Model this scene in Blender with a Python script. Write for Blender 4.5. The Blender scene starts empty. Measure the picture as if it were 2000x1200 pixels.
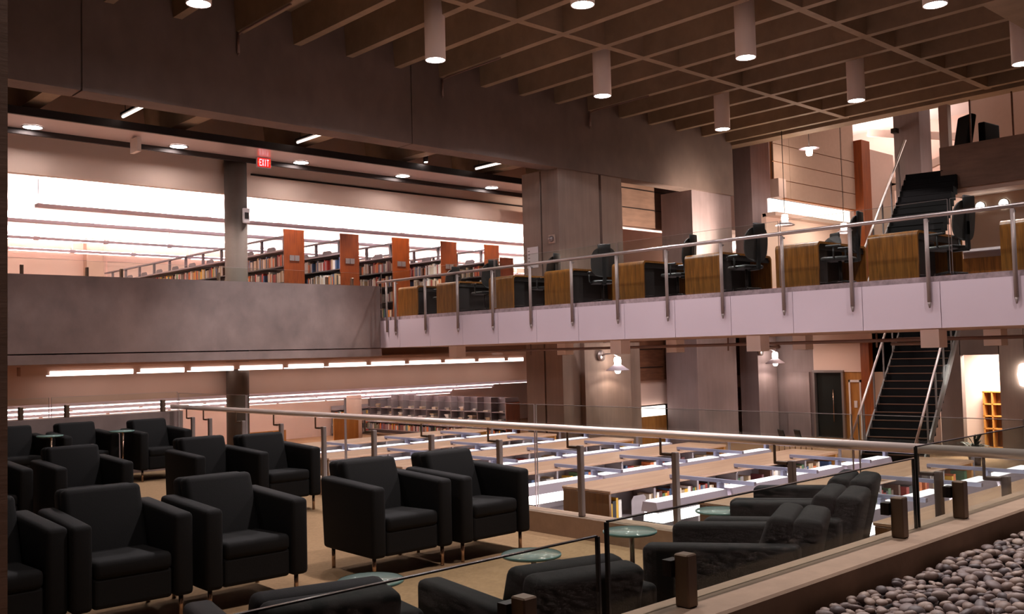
import bpy, bmesh, math, random
from mathutils import Vector, Matrix
random.seed(7)
S = bpy.context.scene
COL = S.collection
PI = math.pi

# ------------------------------------------------------------------ materials
def lin(c):
    return tuple(((v/255.0)/12.92 if v <= 10 else (((v/255.0)+0.055)/1.055)**2.4) for v in c)

def new_mat(name):
    m = bpy.data.materials.new(name); m.use_nodes = True
    nt = m.node_tree
    b = nt.nodes.get('Principled BSDF')
    return m, nt, b

def plain(name, rgb, rough=0.6, metal=0.0, spec=0.5, var=0.0, scale=6.0, bump=0.0, bscale=40.0, coat=0.0):
    m, nt, b = new_mat(name)
    col = lin(rgb) + (1,)
    b.inputs['Base Color'].default_value = col
    b.inputs['Roughness'].default_value = rough
    b.inputs['Metallic'].default_value = metal
    b.inputs['Specular IOR Level'].default_value = spec
    tc = nt.nodes.new('ShaderNodeTexCoord')
    if var > 0:
        n = nt.nodes.new('ShaderNodeTexNoise'); n.inputs['Scale'].default_value = scale
        n.inputs['Detail'].default_value = 5
        nt.links.new(tc.outputs['Object'], n.inputs['Vector'])
        r = nt.nodes.new('ShaderNodeMapRange')
        r.inputs['To Min'].default_value = 1-var; r.inputs['To Max'].default_value = 1+var
        r.inputs['From Min'].default_value = .3; r.inputs['From Max'].default_value = .7
        nt.links.new(n.outputs['Fac'], r.inputs['Value'])
        mx = nt.nodes.new('ShaderNodeVectorMath'); mx.operation = 'SCALE'
        mx.inputs[0].default_value = col[:3]
        nt.links.new(r.outputs['Result'], mx.inputs['Scale'])
        nt.links.new(mx.outputs['Vector'], b.inputs['Base Color'])
    if bump > 0:
        n2 = nt.nodes.new('ShaderNodeTexNoise'); n2.inputs['Scale'].default_value = bscale
        nt.links.new(tc.outputs['Object'], n2.inputs['Vector'])
        bp = nt.nodes.new('ShaderNodeBump'); bp.inputs['Strength'].default_value = bump
        bp.inputs['Distance'].default_value = .02
        nt.links.new(n2.outputs['Fac'], bp.inputs['Height'])
        nt.links.new(bp.outputs['Normal'], b.inputs['Normal'])
    return m

def concrete(name, rgb, streak=0.25, rough=.75, axis_scale=(.9, .9, .25), blotch=.25, board=0.0):
    """cast concrete: blotches, vertical weather streaks, faint form-board lines"""
    m, nt, b = new_mat(name)
    N, L = nt.nodes, nt.links
    b.inputs['Roughness'].default_value = rough
    tc = N.new('ShaderNodeTexCoord')
    mp = N.new('ShaderNodeMapping'); mp.inputs['Scale'].default_value = axis_scale
    L.new(tc.outputs['Object'], mp.inputs['Vector'])
    n1 = N.new('ShaderNodeTexNoise'); n1.inputs['Scale'].default_value = 4.5; n1.inputs['Detail'].default_value = 8
    n1.inputs['Roughness'].default_value = .6
    L.new(mp.outputs['Vector'], n1.inputs['Vector'])
    n2 = N.new('ShaderNodeTexNoise'); n2.inputs['Scale'].default_value = .8; n2.inputs['Detail'].default_value = 3
    L.new(tc.outputs['Object'], n2.inputs['Vector'])
    r1 = N.new('ShaderNodeMapRange'); r1.inputs['From Min'].default_value = .3; r1.inputs['From Max'].default_value = .7
    r1.inputs['To Min'].default_value = 1-streak; r1.inputs['To Max'].default_value = 1+streak
    L.new(n1.outputs['Fac'], r1.inputs['Value'])
    r2 = N.new('ShaderNodeMapRange'); r2.inputs['From Min'].default_value = .3; r2.inputs['From Max'].default_value = .7
    r2.inputs['To Min'].default_value = 1-blotch; r2.inputs['To Max'].default_value = 1+blotch
    L.new(n2.outputs['Fac'], r2.inputs['Value'])
    mu = N.new('ShaderNodeMath'); mu.operation = 'MULTIPLY'
    L.new(r1.outputs['Result'], mu.inputs[0]); L.new(r2.outputs['Result'], mu.inputs[1])
    sc = N.new('ShaderNodeVectorMath'); sc.operation = 'SCALE'; sc.inputs[0].default_value = lin(rgb)
    L.new(mu.outputs['Value'], sc.inputs['Scale'])
    L.new(sc.outputs['Vector'], b.inputs['Base Color'])
    bp = N.new('ShaderNodeBump'); bp.inputs['Strength'].default_value = .25; bp.inputs['Distance'].default_value = .02
    L.new(n1.outputs['Fac'], bp.inputs['Height']); L.new(bp.outputs['Normal'], b.inputs['Normal'])
    return m

def wood(name, rgb, rgb2, rough=.45, scale=(1, 1, 1), wscale=3.0):
    m, nt, b = new_mat(name)
    N, L = nt.nodes, nt.links
    tc = N.new('ShaderNodeTexCoord')
    mp = N.new('ShaderNodeMapping'); mp.inputs['Scale'].default_value = scale
    L.new(tc.outputs['Object'], mp.inputs['Vector'])
    n = N.new('ShaderNodeTexNoise'); n.inputs['Scale'].default_value = wscale
    n.inputs['Detail'].default_value = 6; n.inputs['Distortion'].default_value = .6
    L.new(mp.outputs['Vector'], n.inputs['Vector'])
    cr = N.new('ShaderNodeValToRGB')
    cr.color_ramp.elements[0].position = .35; cr.color_ramp.elements[0].color = lin(rgb2)+(1,)
    cr.color_ramp.elements[1].position = .65; cr.color_ramp.elements[1].color = lin(rgb)+(1,)
    L.new(n.outputs['Fac'], cr.inputs['Fac'])
    L.new(cr.outputs['Color'], b.inputs['Base Color'])
    b.inputs['Roughness'].default_value = rough
    return m

def emit(name, rgb, strength):
    m = bpy.data.materials.new(name); m.use_nodes = True
    nt = m.node_tree; nt.nodes.clear()
    e = nt.nodes.new('ShaderNodeEmission'); o = nt.nodes.new('ShaderNodeOutputMaterial')
    e.inputs['Color'].default_value = tuple(rgb)+(1,)
    e.inputs['Strength'].default_value = strength
    nt.links.new(e.outputs[0], o.inputs[0])
    return m

def glass(name, tint=(.93, .97, .95), refl=1.0, rough=0.0, ior=1.5):
    """thin architectural pane: clear transmission plus fresnel reflection"""
    m = bpy.data.materials.new(name); m.use_nodes = True
    nt = m.node_tree; nt.nodes.clear()
    N, L = nt.nodes, nt.links
    t = N.new('ShaderNodeBsdfTransparent'); t.inputs['Color'].default_value = tint+(1,)
    g = N.new('ShaderNodeBsdfGlossy'); g.inputs['Roughness'].default_value = rough
    f = N.new('ShaderNodeLayerWeight'); f.inputs['Blend'].default_value = .5
    p = N.new('ShaderNodeMath'); p.operation = 'POWER'; p.inputs[1].default_value = 5
    k = N.new('ShaderNodeMath'); k.operation = 'MULTIPLY_ADD'; k.inputs[1].default_value = .7*refl; k.inputs[2].default_value = .035*refl
    x = N.new('ShaderNodeMixShader'); o = N.new('ShaderNodeOutputMaterial')
    L.new(f.outputs['Facing'], p.inputs[0]); L.new(p.outputs[0], k.inputs[0]); L.new(k.outputs[0], x.inputs[0])
    L.new(t.outputs[0], x.inputs[1]); L.new(g.outputs[0], x.inputs[2]); L.new(x.outputs[0], o.inputs[0])
    return m

PINK = (1.0, .80, .76)
WARM = (1.0, .74, .60)
M = {}
M['conc_beam'] = concrete('beam concrete', (112, 94, 86), .10, axis_scale=(.5, .5, .3), blotch=.12)
M['conc_ceil'] = concrete('ceiling concrete', (146, 124, 102), .12, axis_scale=(.6, .6, .6), blotch=.12)
M['conc_par'] = concrete('parapet concrete', (138, 118, 112), .13, axis_scale=(.55, .55, .4), blotch=.22)
M['conc_pier'] = concrete('pier concrete', (138, 116, 104), .10, axis_scale=(1.6, 1.6, .12), blotch=.15)
M['conc_gray'] = concrete('grey pier concrete', (140, 122, 122), .08, axis_scale=(1.6, 1.6, .12), blotch=.15)
M['conc_kerb'] = concrete('kerb concrete', (168, 140, 118), .10, axis_scale=(1.5, 1.5, 1.5), blotch=.10)
M['conc_wall'] = concrete('board marked concrete', (126, 96, 80), .15, axis_scale=(.3, .3, 2.0), blotch=.15)
M['carpet'] = plain('carpet', (150, 122, 92), .95, spec=.1, var=.10, scale=30, bump=.3, bscale=300)
M['floor_low'] = plain('lower carpet', (150, 118, 92), .95, spec=.1, var=.08, scale=20)
M['floor_bounce'] = plain('pale upper floor', (214, 186, 166), .8, spec=.2, var=.04)  # hidden floor made paler to bounce light up to soffit and bulkhead
M['white_wall'] = plain('painted wall', (206, 180, 168), .8, var=.02)
M['pink_wall'] = plain('warm white wall', (226, 196, 184), .85)
M['white_ceil'] = plain('white ceiling', (238, 226, 222), .9)
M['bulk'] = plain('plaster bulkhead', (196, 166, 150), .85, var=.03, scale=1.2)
M['bulk_lit'] = plain('upper bulkhead plaster', (232, 204, 188), .85, var=.02, scale=1.2)  # bulkhead plaster made paler, its colour stands in for missing light
M['fascia'] = plain('white fascia panel', (206, 190, 200), .5, var=.015, scale=1.0)
M['slab_edge'] = concrete('slab edge concrete', (150, 132, 134), .3, axis_scale=(2, 2, 2))
M['black'] = plain('black upholstery', (11, 10, 10), .8, spec=.25, bump=.08, bscale=120)
M['blackplastic'] = plain('black plastic', (22, 20, 20), .4)
M['mesh'] = plain('dark chair mesh', (38, 34, 32), .5)
M['deck'] = concrete('dark deck concrete', (58, 46, 40), .1)
M['conc_round'] = concrete('round column concrete', (80, 68, 60), .06, axis_scale=(1, 1, 1), blotch=.08)
M['glass_lo'] = glass('stair pane', (.95, .98, .97), .03)
M['gray_dark'] = plain('shelving steel', (112, 102, 106), .5, .2)
M['chrome'] = plain('brushed chrome', (178, 150, 130), .25, 1.0)
M['steel'] = plain('brushed steel', (176, 164, 162), .35, .85)
M['rail'] = plain('polished handrail', (246, 228, 220), .3, .45)
M['railpost'] = plain('grey painted post', (140, 126, 122), .45, .3)
M['bronze'] = plain('bronze clamp', (112, 92, 76), .4, .55)
M['soffit'] = plain('satin metal soffit', (240, 222, 220), .25, .3)
M['darkmetal'] = plain('dark metal', (46, 38, 36), .5, .5)
M['gray_shelf'] = plain('grey shelf steel', (150, 138, 142), .5, .2)
M['dark_shelf'] = plain('dark shelf steel', (78, 70, 70), .5, .2)
M['lampgray'] = plain('lamp housing enamel', (206, 192, 206), .4)
M['arm'] = plain('blue grey bar', (150, 148, 172), .4, .3)
M['wood_end'] = wood('orange end panel', (124, 56, 13), (102, 42, 7), .4, (6, 6, .6), 3)
M['wood_desk'] = wood('oak desk', (136, 86, 32), (100, 60, 20), .35, (9, 9, .7), 2.5)
M['wood_top'] = wood('beech shelf top', (182, 142, 114), (166, 126, 100), .4, (.6, 7, 7), 2.0)
M['wood_brown'] = wood('brown end panel', (112, 70, 30), (94, 56, 22), .4, (7, 7, .6), 3)
M['wood_wall'] = wood('wood wall', (128, 84, 60), (106, 66, 46), .5, (1, 1, 6), 2)
M['wood_gold'] = wood('golden wood wall', (190, 130, 62), (170, 112, 50), .5, (4, 4, .5), 2)
M['wood_post'] = wood('rust wood', (146, 72, 24), (120, 56, 16), .45, (6, 6, .5), 2)
M['glass'] = glass('clear pane', (.95, .985, .97), .55)
M['glass_dk'] = glass('tinted pane', (.90, .93, .90), .8)
M['glass_edge'] = plain('pane edge', (30, 34, 32), .2)
M['glass_top'] = None
M['stair'] = plain('black stair carpet', (22, 20, 20), .9, spec=.2)
M['nosing'] = plain('stair nosing', (120, 84, 66), .6)
M['paper'] = plain('white paper', (232, 222, 222), .7)
M['white_box'] = plain('white enamel box', (236, 220, 212), .5)
M['pipe'] = plain('painted pipe', (120, 92, 82), .5)
M['panel_seam'] = plain('orange seam', (186, 128, 84), .6)
M['tanpanel'] = plain('acoustic panel', (180, 152, 134), .85, var=.03)
M['leaf'] = plain('dark leaf', (34, 40, 26), .5)
M['pot'] = plain('plant pot', (120, 100, 86), .6)
# frosted table glass, greenish
m, nt, b = new_mat('frosted table glass')
b.inputs['Base Color'].default_value = lin((168, 190, 184))+(1,)
b.inputs['Roughness'].default_value = .06; b.inputs['Alpha'].default_value = .55
b.inputs['Specular IOR Level'].default_value = .9
M['glass_top'] = m
M['glass_rim'] = plain('green glass rim', (112, 150, 144), .15)
# lamps
M['tube_up'] = emit('uplight tube', (1.0, .86, .82), 150)
M['tube_up2'] = emit('far uplight tube', (1.0, .84, .78), 130)
M['tube'] = emit('fluorescent tube', (1.0, .84, .82), 11)
M['tube_low'] = emit('lower bay tube', (1.0, .82, .78), 2.2)
M['tube_lowup'] = emit('lower bay uplight', (1.0, .84, .80), 75)
M['cove'] = emit('cove tube', (1.0, .84, .80), 3.5)
M['lens'] = emit('aisle lamp lens', (1.0, .88, .90), 10)
M['can'] = emit('can lamp', (1.0, .90, .92), 60)
M['dl'] = emit('soffit downlight', (1.0, .90, .88), 50)
M['bulb'] = emit('lamp bulb', (1.0, .86, .76), 30)
M['strip_cove'] = emit('cove strip', (1.0, .86, .78), 2.4)
M['ledround'] = emit('round lamp', (1.0, .97, .9), 14)
M['exit_red'] = emit('exit red', (1.0, .03, .02), .9)
M['exit_white'] = emit('exit white', (1.0, .62, .72), 1.3)
M['exit_arrow'] = emit('exit arrow', (1.0, .22, .05), 1.2)
M['lamp_top_glow'] = emit('aisle lamp top', (1.0, .88, .92), 1.7)  # added glow for the bright housing tops, also throws light upward
M['dimtube'] = emit('dim ceiling tube', (1.0, .80, .70), 3.0)

# ------------------------------------------------------------------ mesh helpers
class MB:
    def __init__(s): s.bm = bmesh.new(); s.mi = 0
    def _tag(s, faces):
        if s.mi:
            for f in faces: f.material_index = s.mi
    def box(s, x0, x1, y0, y1, z0, z1, rot=None, piv=None):
        r = bmesh.ops.create_cube(s.bm, size=1)
        vs = r['verts']
        for v in vs:
            v.co = Vector(((x0+x1)/2+v.co.x*(x1-x0), (y0+y1)/2+v.co.y*(y1-y0), (z0+z1)/2+v.co.z*(z1-z0)))
        if rot is not None:
            p = Vector(piv) if piv else Vector(((x0+x1)/2, (y0+y1)/2, (z0+z1)/2))
            for v in vs: v.co = rot @ (v.co-p) + p
        s._tag({f for v in vs for f in v.link_faces})
        return vs
    def rbox(s, x0, x1, y0, y1, z0, z1, r=.03, seg=2, rot=None, piv=None):
        vs = s.box(x0, x1, y0, y1, z0, z1, rot, piv)
        es = list({e for v in vs for e in v.link_edges})
        bmesh.ops.bevel(s.bm, geom=es, offset=r, segments=seg, profile=.5, affect='EDGES')
    def hexa(s, pts):
        """box from 8 points: 4 bottom (ccw), 4 top"""
        v = [s.bm.verts.new(p) for p in pts]
        fs = [s.bm.faces.new([v[i] for i in q]) for q in ((3,2,1,0),(4,5,6,7),(0,1,5,4),(1,2,6,5),(2,3,7,6),(3,0,4,7))]
        s._tag(fs); return v
    def rhexa(s, pts, r=.04, seg=3):
        v = s.hexa(pts)
        es = list({e for q in v for e in q.link_edges})
        bmesh.ops.bevel(s.bm, geom=es, offset=r, segments=seg, profile=.5, affect='EDGES')
    def cyl(s, p0, p1, r, n=12, r2=None, caps=True):
        p0, p1 = Vector(p0), Vector(p1); d = p1-p0
        r2 = r if r2 is None else r2
        q = d.to_track_quat('Z', 'Y')
        a = [s.bm.verts.new(p0+q@Vector((r*math.cos(2*PI*i/n), r*math.sin(2*PI*i/n), 0))) for i in range(n)]
        b = [s.bm.verts.new(p1+q@Vector((r2*math.cos(2*PI*i/n), r2*math.sin(2*PI*i/n), 0))) for i in range(n)]
        fs = [s.bm.faces.new((a[i], a[(i+1)%n], b[(i+1)%n], b[i])) for i in range(n)]
        for f in fs: f.smooth = True
        if caps:
            fs.append(s.bm.faces.new(a[::-1])); fs.append(s.bm.faces.new(b))
        s._tag(fs)
    def prism(s, prof, axis, a, b):
        """profile extruded along an axis: prof pairs are the two other coordinates in order"""
        def P(u, v, w):
            return (w, u, v) if axis == 'x' else ((u, w, v) if axis == 'y' else (u, v, w))
        A = [s.bm.verts.new(P(u, v, a)) for u, v in prof]
        B = [s.bm.verts.new(P(u, v, b)) for u, v in prof]
        n = len(prof)
        fs = [s.bm.faces.new((A[i], A[(i+1)%n], B[(i+1)%n], B[i])) for i in range(n)]
        fs.append(s.bm.faces.new(A[::-1])); fs.append(s.bm.faces.new(B))
        s._tag(fs)
    def lathe(s, prof, n=20, c=(0, 0, 0)):
        rings = []
        for r, z in prof:
            if r < 1e-5: rings.append([s.bm.verts.new((c[0], c[1], c[2]+z))])
            else: rings.append([s.bm.verts.new((c[0]+r*math.cos(2*PI*i/n), c[1]+r*math.sin(2*PI*i/n), c[2]+z)) for i in range(n)])
        fs = []
        for a, b in zip(rings, rings[1:]):
            for i in range(n):
                j = (i+1) % n
                if len(a) == 1: fs.append(s.bm.faces.new((a[0], b[j], b[i])))
                elif len(b) == 1: fs.append(s.bm.faces.new((a[i], a[j], b[0])))
                else: fs.append(s.bm.faces.new((a[i], a[j], b[j], b[i])))
        for f in fs: f.smooth = True
        s._tag(fs)
    def tube(s, pts, r, n=10):
        pts = [Vector(p) for p in pts]
        rings = []
        for k, p in enumerate(pts):
            d = (pts[min(k+1, len(pts)-1)]-pts[max(k-1, 0)]).normalized()
            q = d.to_track_quat('Z', 'Y')
            rings.append([s.bm.verts.new(p+q@Vector((r*math.cos(2*PI*i/n), r*math.sin(2*PI*i/n), 0))) for i in range(n)])
        fs = []
        for a, b in zip(rings, rings[1:]):
            off = min(range(n), key=lambda o: sum((a[i].co-b[(i+o)%n].co).length for i in range(n)))
            for i in range(n):
                fs.append(s.bm.faces.new((a[i], a[(i+1)%n], b[(i+1+off)%n], b[(i+off)%n])))
        for f in fs: f.smooth = True
        fs.append(s.bm.faces.new(rings[0][::-1])); fs.append(s.bm.faces.new(rings[-1]))
        s._tag(fs)
    def build(s, name, mat, parent=None, loc=None, smooth=False):
        bmesh.ops.recalc_face_normals(s.bm, faces=s.bm.faces)
        me = bpy.data.meshes.new(name)
        if smooth:
            for f in s.bm.faces: f.smooth = True
        s.bm.to_mesh(me); s.bm.free()
        for m_ in (mat if isinstance(mat, (list, tuple)) else [mat]):
            me.materials.append(M[m_] if isinstance(m_, str) else m_)
        o = bpy.data.objects.new(name, me); COL.objects.link(o)
        if parent: o.parent = parent
        if loc: o.location = loc
        return o

def tag(o, label=None, cat=None, group=None, kind=None):
    if label: o['label'] = label
    if cat: o['category'] = cat
    if group: o['group'] = group
    if kind: o['kind'] = kind
    return o

def thing(name, label, cat, loc=(0, 0, 0), rz=0, group=None):
    o = bpy.data.objects.new(name, None); COL.objects.link(o)
    o.empty_display_size = .1
    o.location = loc; o.rotation_euler = (0, 0, rz)
    return tag(o, label, cat, group)

KIDS = {}
def copy_tree(o, loc=None, rz=None, label=None, group=None, parent=None):
    c = o.copy(); COL.objects.link(c)
    if parent: c.parent = parent
    if loc is not None: c.location = loc
    if rz is not None: c.rotation_euler = (0, 0, rz)
    if label: c['label'] = label
    if group: c['group'] = group
    for ch in list(o.children): copy_tree(ch, parent=c)
    return c

def struct(mb, name, mat, label=None):
    o = mb.build(name, mat); o['kind'] = 'structure'
    if label: o['label'] = label
    return o

def sbox(name, mat, *b, label=None):
    mb = MB(); mb.box(*b); return struct(mb, name, mat, label)

# ------------------------------------------------------------------ camera
F = 1883.4
cx = [(0.7316, 0.0144, 0.6788)]
def unit(v): return Vector(v).normalized()
a = unit((2030, 40, F)); b_ = Vector((-1750, 133, F)); b_ = (b_-a*(a.dot(b_)/a.dot(a))).normalized()
u = a.cross(b_)
if u.y > 0: u = -u
Rw = Matrix((a, b_, u))            # world = Rw @ camera(x right, y down, z forward)
right = Rw @ Vector((1, 0, 0)); up = Rw @ Vector((0, -1, 0)); back = Rw @ Vector((0, 0, -1))
cd = bpy.data.cameras.new('camera'); cam = bpy.data.objects.new('camera', cd); COL.objects.link(cam)
mw = Matrix((right, up, back)).transposed().to_4x4(); mw.translation = (0, 0, 1.95)
cam.matrix_world = mw
cd.sensor_width = 36; cd.lens = F/2000*36; cd.clip_start = .05; cd.clip_end = 200
S.camera = cam

# levels
L0, LL, L1, L2 = -.15, -1.5, 3.05, 7.0
# ================================================================== SETTING
L1 = 3.08
sbox('floor', 'floor_low', -4, 46, -6, 44, LL-.2, LL)
sbox('floor_lounge', 'carpet', -3, 7.93, 2.8, 18.42, L0-.35, L0)
sbox('trim_1', 'conc_kerb', 7.93, 8.2, 2.8, 18.68, L0-.36, .085, label='concrete kerb along the open edge of the lounge')
sbox('wall_lounge', 'conc_par', -3, 8.2, 18.42, 18.68, L0-.36, .975)
mb = MB(); mb.rbox(-2, 15, 2.47, 2.79, -.7, .82, .012, 1)
struct(mb, 'trim_2', 'conc_kerb', 'concrete kerb that holds the pebble bed')
sbox('floor_planter', 'darkmetal', -1, 15, -1.5, 2.47, .40, .655)
sbox('column', 'conc_wall', .45, 1.228, 4.5, 5.5, L0-.3, 10.4)
# big downstand beam with two joints
mb = MB()
for x0, x1 in ((-4, 6.98), (7.02, 15.53), (15.57, 30.5)): mb.box(x0, x1, 20.5, 21.12, 7.62, 10.42)
mb.box(-4, 30.4, 20.53, 21.1, 7.66, 10.42)
struct(mb, 'beam', 'conc_beam')
# waffle ceiling
mb = MB()
mb.box(-8, 31, -8, 20.5, 10.4, 10.6)
for k in range(-9, 14):
    x = 10.59+1.51*k
    mb.prism([(x-.10, 9.6), (x+.10, 9.6), (x+.16, 10.45), (x-.16, 10.45)], 'y', -8, 20.52)
for y in (15.85, 11.25, 6.65, 2.05, -2.55):
    mb.prism([(y-.10, 9.602), (y+.10, 9.602), (y+.16, 10.45), (y-.16, 10.45)], 'x', -8, 31)
mb.box(30.45, 31.05, -8, 21.1, 9.5, 10.6)
mb.box(21.4, 30.5, 6.3, 8.0, 9.2, 10.5)
struct(mb, 'ceiling', 'conc_ceil')
# ribs behind the beam
mb = MB()
mb.box(-4, 30, 21.1, 25.7, 9.3, 9.5)
struct(mb, 'ceiling_deck', 'deck')
mb = MB()
for k in range(-2, 7):
    x = 7.0+3.55*k
    mb.prism([(x-.2, 7.95), (x+.2, 7.95), (x+.34, 9.32), (x-.34, 9.32)], 'y', 21.1, 25.5)
struct(mb, 'ceiling_bay', 'conc_ceil')
# metal soffit of the upper floor edge
mb = MB(); mb.box(1, 23.7, 23.3, 24.6, 7.6, 7.64)
struct(mb, 'trim_3', 'soffit', 'satin metal soffit with recessed lamps')
mb = MB(); mb.box(1, 23.7, 23.22, 23.3, 7.6, 7.79); mb.box(1, 23.7, 24.6, 24.68, 7.47, 7.64)
struct(mb, 'trim_4', 'darkmetal', 'dark lips of the metal soffit')
sbox('wall_bulkhead', 'bulk_lit', -2, 24.6, 25.4, 25.6, 6.67, 9.3)
sbox('trim_5', 'darkmetal', 13.4, 24.6, 25.37, 25.4, 7.28, 7.33, label='thin dark rail along the bulkhead')
# upper floor parapet
sbox('wall_parapet', 'conc_par', -3, 16.68, 23.7, 23.95, 2.2, 4.035)
sbox('trim_6', 'conc_par', -3, 16.68, 23.68, 24.5, 1.95, 2.17, label='concrete ledge under the parapet')
sbox('floor_upper', 'floor_bounce', -3, 46, 23.95, 43, 2.8, L1)
# walkway
sbox('floor_walkway', 'slab_edge', 16.72, 21.2, 2, 23.95, 2.98, L1+.02)
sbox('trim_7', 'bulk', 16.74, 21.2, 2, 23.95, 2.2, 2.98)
mb = MB()
ys = [2.0]+[5.69+1.42*k for k in range(13)]+[23.7]
for y0, y1 in zip(ys, ys[1:]): mb.box(16.66, 16.74, y0+.006, y1-.006, 2.2, 3.0)
struct(mb, 'trim_8', 'fascia', 'white fascia panels of the walkway')
# upper bay
sbox('ceiling_upper', 'white_ceil', -2, 46, 25.6, 43, 7.2, 7.4)
sbox('wall_far', 'pink_wall', -2, 46, 42, 42.2, LL, 7.3)
sbox('wall_side', 'pink_wall', 46, 46.2, -8, 43, LL, 14)
# round column through both floors
mb = MB(); mb.cyl((12.72, 25.0, LL), (12.72, 25.0, 7.6), .31, 32)
struct(mb, 'column', 'conc_round')
sbox('column', 'bulk', 14.4, 15.1, 41.6, 42, L1, 7.2)
d = sbox('door_3', 'wood_gold', 16.6, 17.35, 41.93, 42, L1, 5.35)
mb = MB(); mb.box(16.95, 16.98, 41.91, 41.93, L1, 5.35); mb.build('door_joint', 'darkmetal', d)
mb = MB(); mb.cyl((22.5, 34, LL), (22.5, 34, 1.3), .32, 24); struct(mb, 'column', 'white_wall')
# piers
mb = MB()
mb.box(21.2, 23.08, 20.6, 21.33, LL, 7.64); mb.box(21.2, 23.0, 21.4, 22.2, LL, 7.64)
mb.box(23.2, 24.2, 20.6, 22.2, LL, 7.64); mb.box(21.3, 24.1, 20.75, 22.1, LL, 7.64)
mb.box(24.0, 24.9, 20.62, 22.2, LL, 2.2); mb.box(22.0, 24.18, 20.42, 20.7, LL, 2.2)
struct(mb, 'column', 'conc_pier')
mb = MB(); mb.box(28.05, 30.47, 20.62, 22.0, LL, 7.63)
struct(mb, 'column', 'conc_gray')
mb = MB(); mb.box(31.7, 33.0, 20.5, 21.3, LL, 10.4)
struct(mb, 'column', 'conc_gray')
# band and wall between the piers, upper floor
sbox('wall_band', 'conc_wall', 24.1, 31.8, 22.3, 22.6, 6.41, 9.8)
mb = MB(); [mb.box(24.2, 31.7, 22.28, 22.3, z, z+.03) for z in (7.05, 7.75)]
struct(mb, 'trim_9', 'darkmetal', 'form joints of the concrete band')
sbox('wall_between', 'pink_wall', 24.1, 33, 24.0, 24.2, L1, 6.6)
# lower floor walls
sbox('wall_lower_wood', 'wood_wall', 24.9, 33.3, 22.2, 22.5, .84, 2.9)
sbox('wall_lower_plaster', 'pink_wall', 24.9, 33.3, 22.3, 22.5, -.05, .84)
sbox('wall_lower_gold', 'wood_gold', 24.9, 28.1, 22.1, 22.5, LL, -.45)
sbox('wall_lower_brown', 'wood_wall', 31.5, 33.3, 22.1, 22.5, LL, .35)
mb = MB(); [mb.box(24.9, 28.1, 22.18, 22.2, z, z+.03) for z in (1.3, 1.95)]
struct(mb, 'trim_10', 'darkmetal', 'board joints of the wood wall')
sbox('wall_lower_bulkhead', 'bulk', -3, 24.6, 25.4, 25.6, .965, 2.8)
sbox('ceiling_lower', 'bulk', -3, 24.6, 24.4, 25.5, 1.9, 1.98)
sbox('ceiling_lower_bay', 'white_ceil', -3, 46, 25.6, 42, 1.25, 1.45)
sbox('wall_lower_far', 'pink_wall', -3, 46, 37, 37.2, LL, 1.4)
# back wall of the lower floor
mb = MB()
mb.box(33.2, 33.5, 19.05, 22.3, LL, 2.9); mb.box(33.1, 33.3, 19.2, 20.15, LL, .95)
struct(mb, 'wall_back', 'conc_gray')
sbox('wall_back_upper', 'pink_wall', 33.2, 33.5, 13.6, 19.05, .95, 2.9)
sbox('wall_back_gold', 'wood_gold', 33.25, 33.5, 17.0, 17.85, LL, .95)
mb = MB(); mb.box(33.1, 33.25, 17.82, 17.9, LL, .95); mb.box(33.1, 33.25, 18.98, 19.06, LL, .95); mb.box(33.1, 33.25, 17.82, 19.06, .93, 1.02)
struct(mb, 'trim_11', 'steel', 'metal frame round the dark glazed doors')
d = sbox('door_1', 'glass_edge', 33.3, 33.36, 17.9, 18.98, LL, .93)
mb = MB(); mb.cyl((33.22, 18.3, -.9), (33.22, 18.3, .3), .02, 8); mb.build('door_handle', 'chrome', d)
d = sbox('door_2', 'wood_gold', 33.2, 33.25, 17.22, 17.58, LL, .58)
mb = MB(); mb.box(33.15, 33.26, 17.16, 17.22, LL, .66); mb.box(33.15, 33.26, 17.58, 17.64, LL, .66); mb.box(33.15, 33.26, 17.16, 17.64, .58, .66)
mb.build('door_frame', 'paper', d)
mb = MB(); mb.box(33.18, 33.2, 17.34, 17.46, -.35, -.1); o = mb.build('door_notice', 'paper', d)
sbox('column', 'wood_post', 32.9, 33.4, 16.68, 17.0, LL, 2.0)
sbox('wall_stair', 'bulk', 33.2, 33.5, 12.9, 16.68, LL, 2.9)
mb = MB(); mb.box(30, 30.25, 12.28, 12.95, LL, 2.9); mb.box(30, 30.25, 11.15, 12.3, 1.55, 2.9)
struct(mb, 'wall_dark', 'conc_beam')
mb = MB()
for y0, y1 in ((4, 9.7), (9.72, 10.45), (10.47, 11.17)): mb.box(30, 30.25, y0, y1, LL, 2.9)
struct(mb, 'wall_right', 'conc_pier')
sbox('wall_room', 'white_wall', 32.4, 32.6, 8, 14, LL, 2.9)
sbox('ceiling_room', 'white_ceil', 30.2, 32.5, 8, 12.95, 1.75, 1.9)
# upper floor, right side
sbox('floor_upper_right', 'floor_low', 30, 46, 4, 24, 2.8, L1)
mb = MB()
for x0, x1 in ((31.2, 32.3), (32.32, 36.3), (36.32, 37.3)):
    for z0, z1 in ((7.5, 8.12), (8.15, 8.78), (8.81, 9.45), (9.48, 11.4)): mb.box(x0, x1, 19.2, 19.28, z0, z1)
struct(mb, 'wall_panels', 'tanpanel')
sbox('trim_12', 'panel_seam', 31.2, 37.3, 19.25, 19.35, 7.45, 11.4, label='orange seams between the tan wall panels')
sbox('wall_under_panels', 'pink_wall', 31.2, 37.3, 19.6, 19.8, L1, 6.9)
sbox('trim_13', 'white_wall', 31.2, 37.3, 19.2, 19.75, 6.78, 6.92, label='shelf of the light cove')
sbox('trim_14', 'white_wall', 31.0, 31.5, 18.9, 19.25, 7.42, 8.1, label='white block at the end of the panelled wall')
sbox('column', 'wood_post', 37.3, 38.0, 18.85, 19.3, L1, 10.35)
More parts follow.
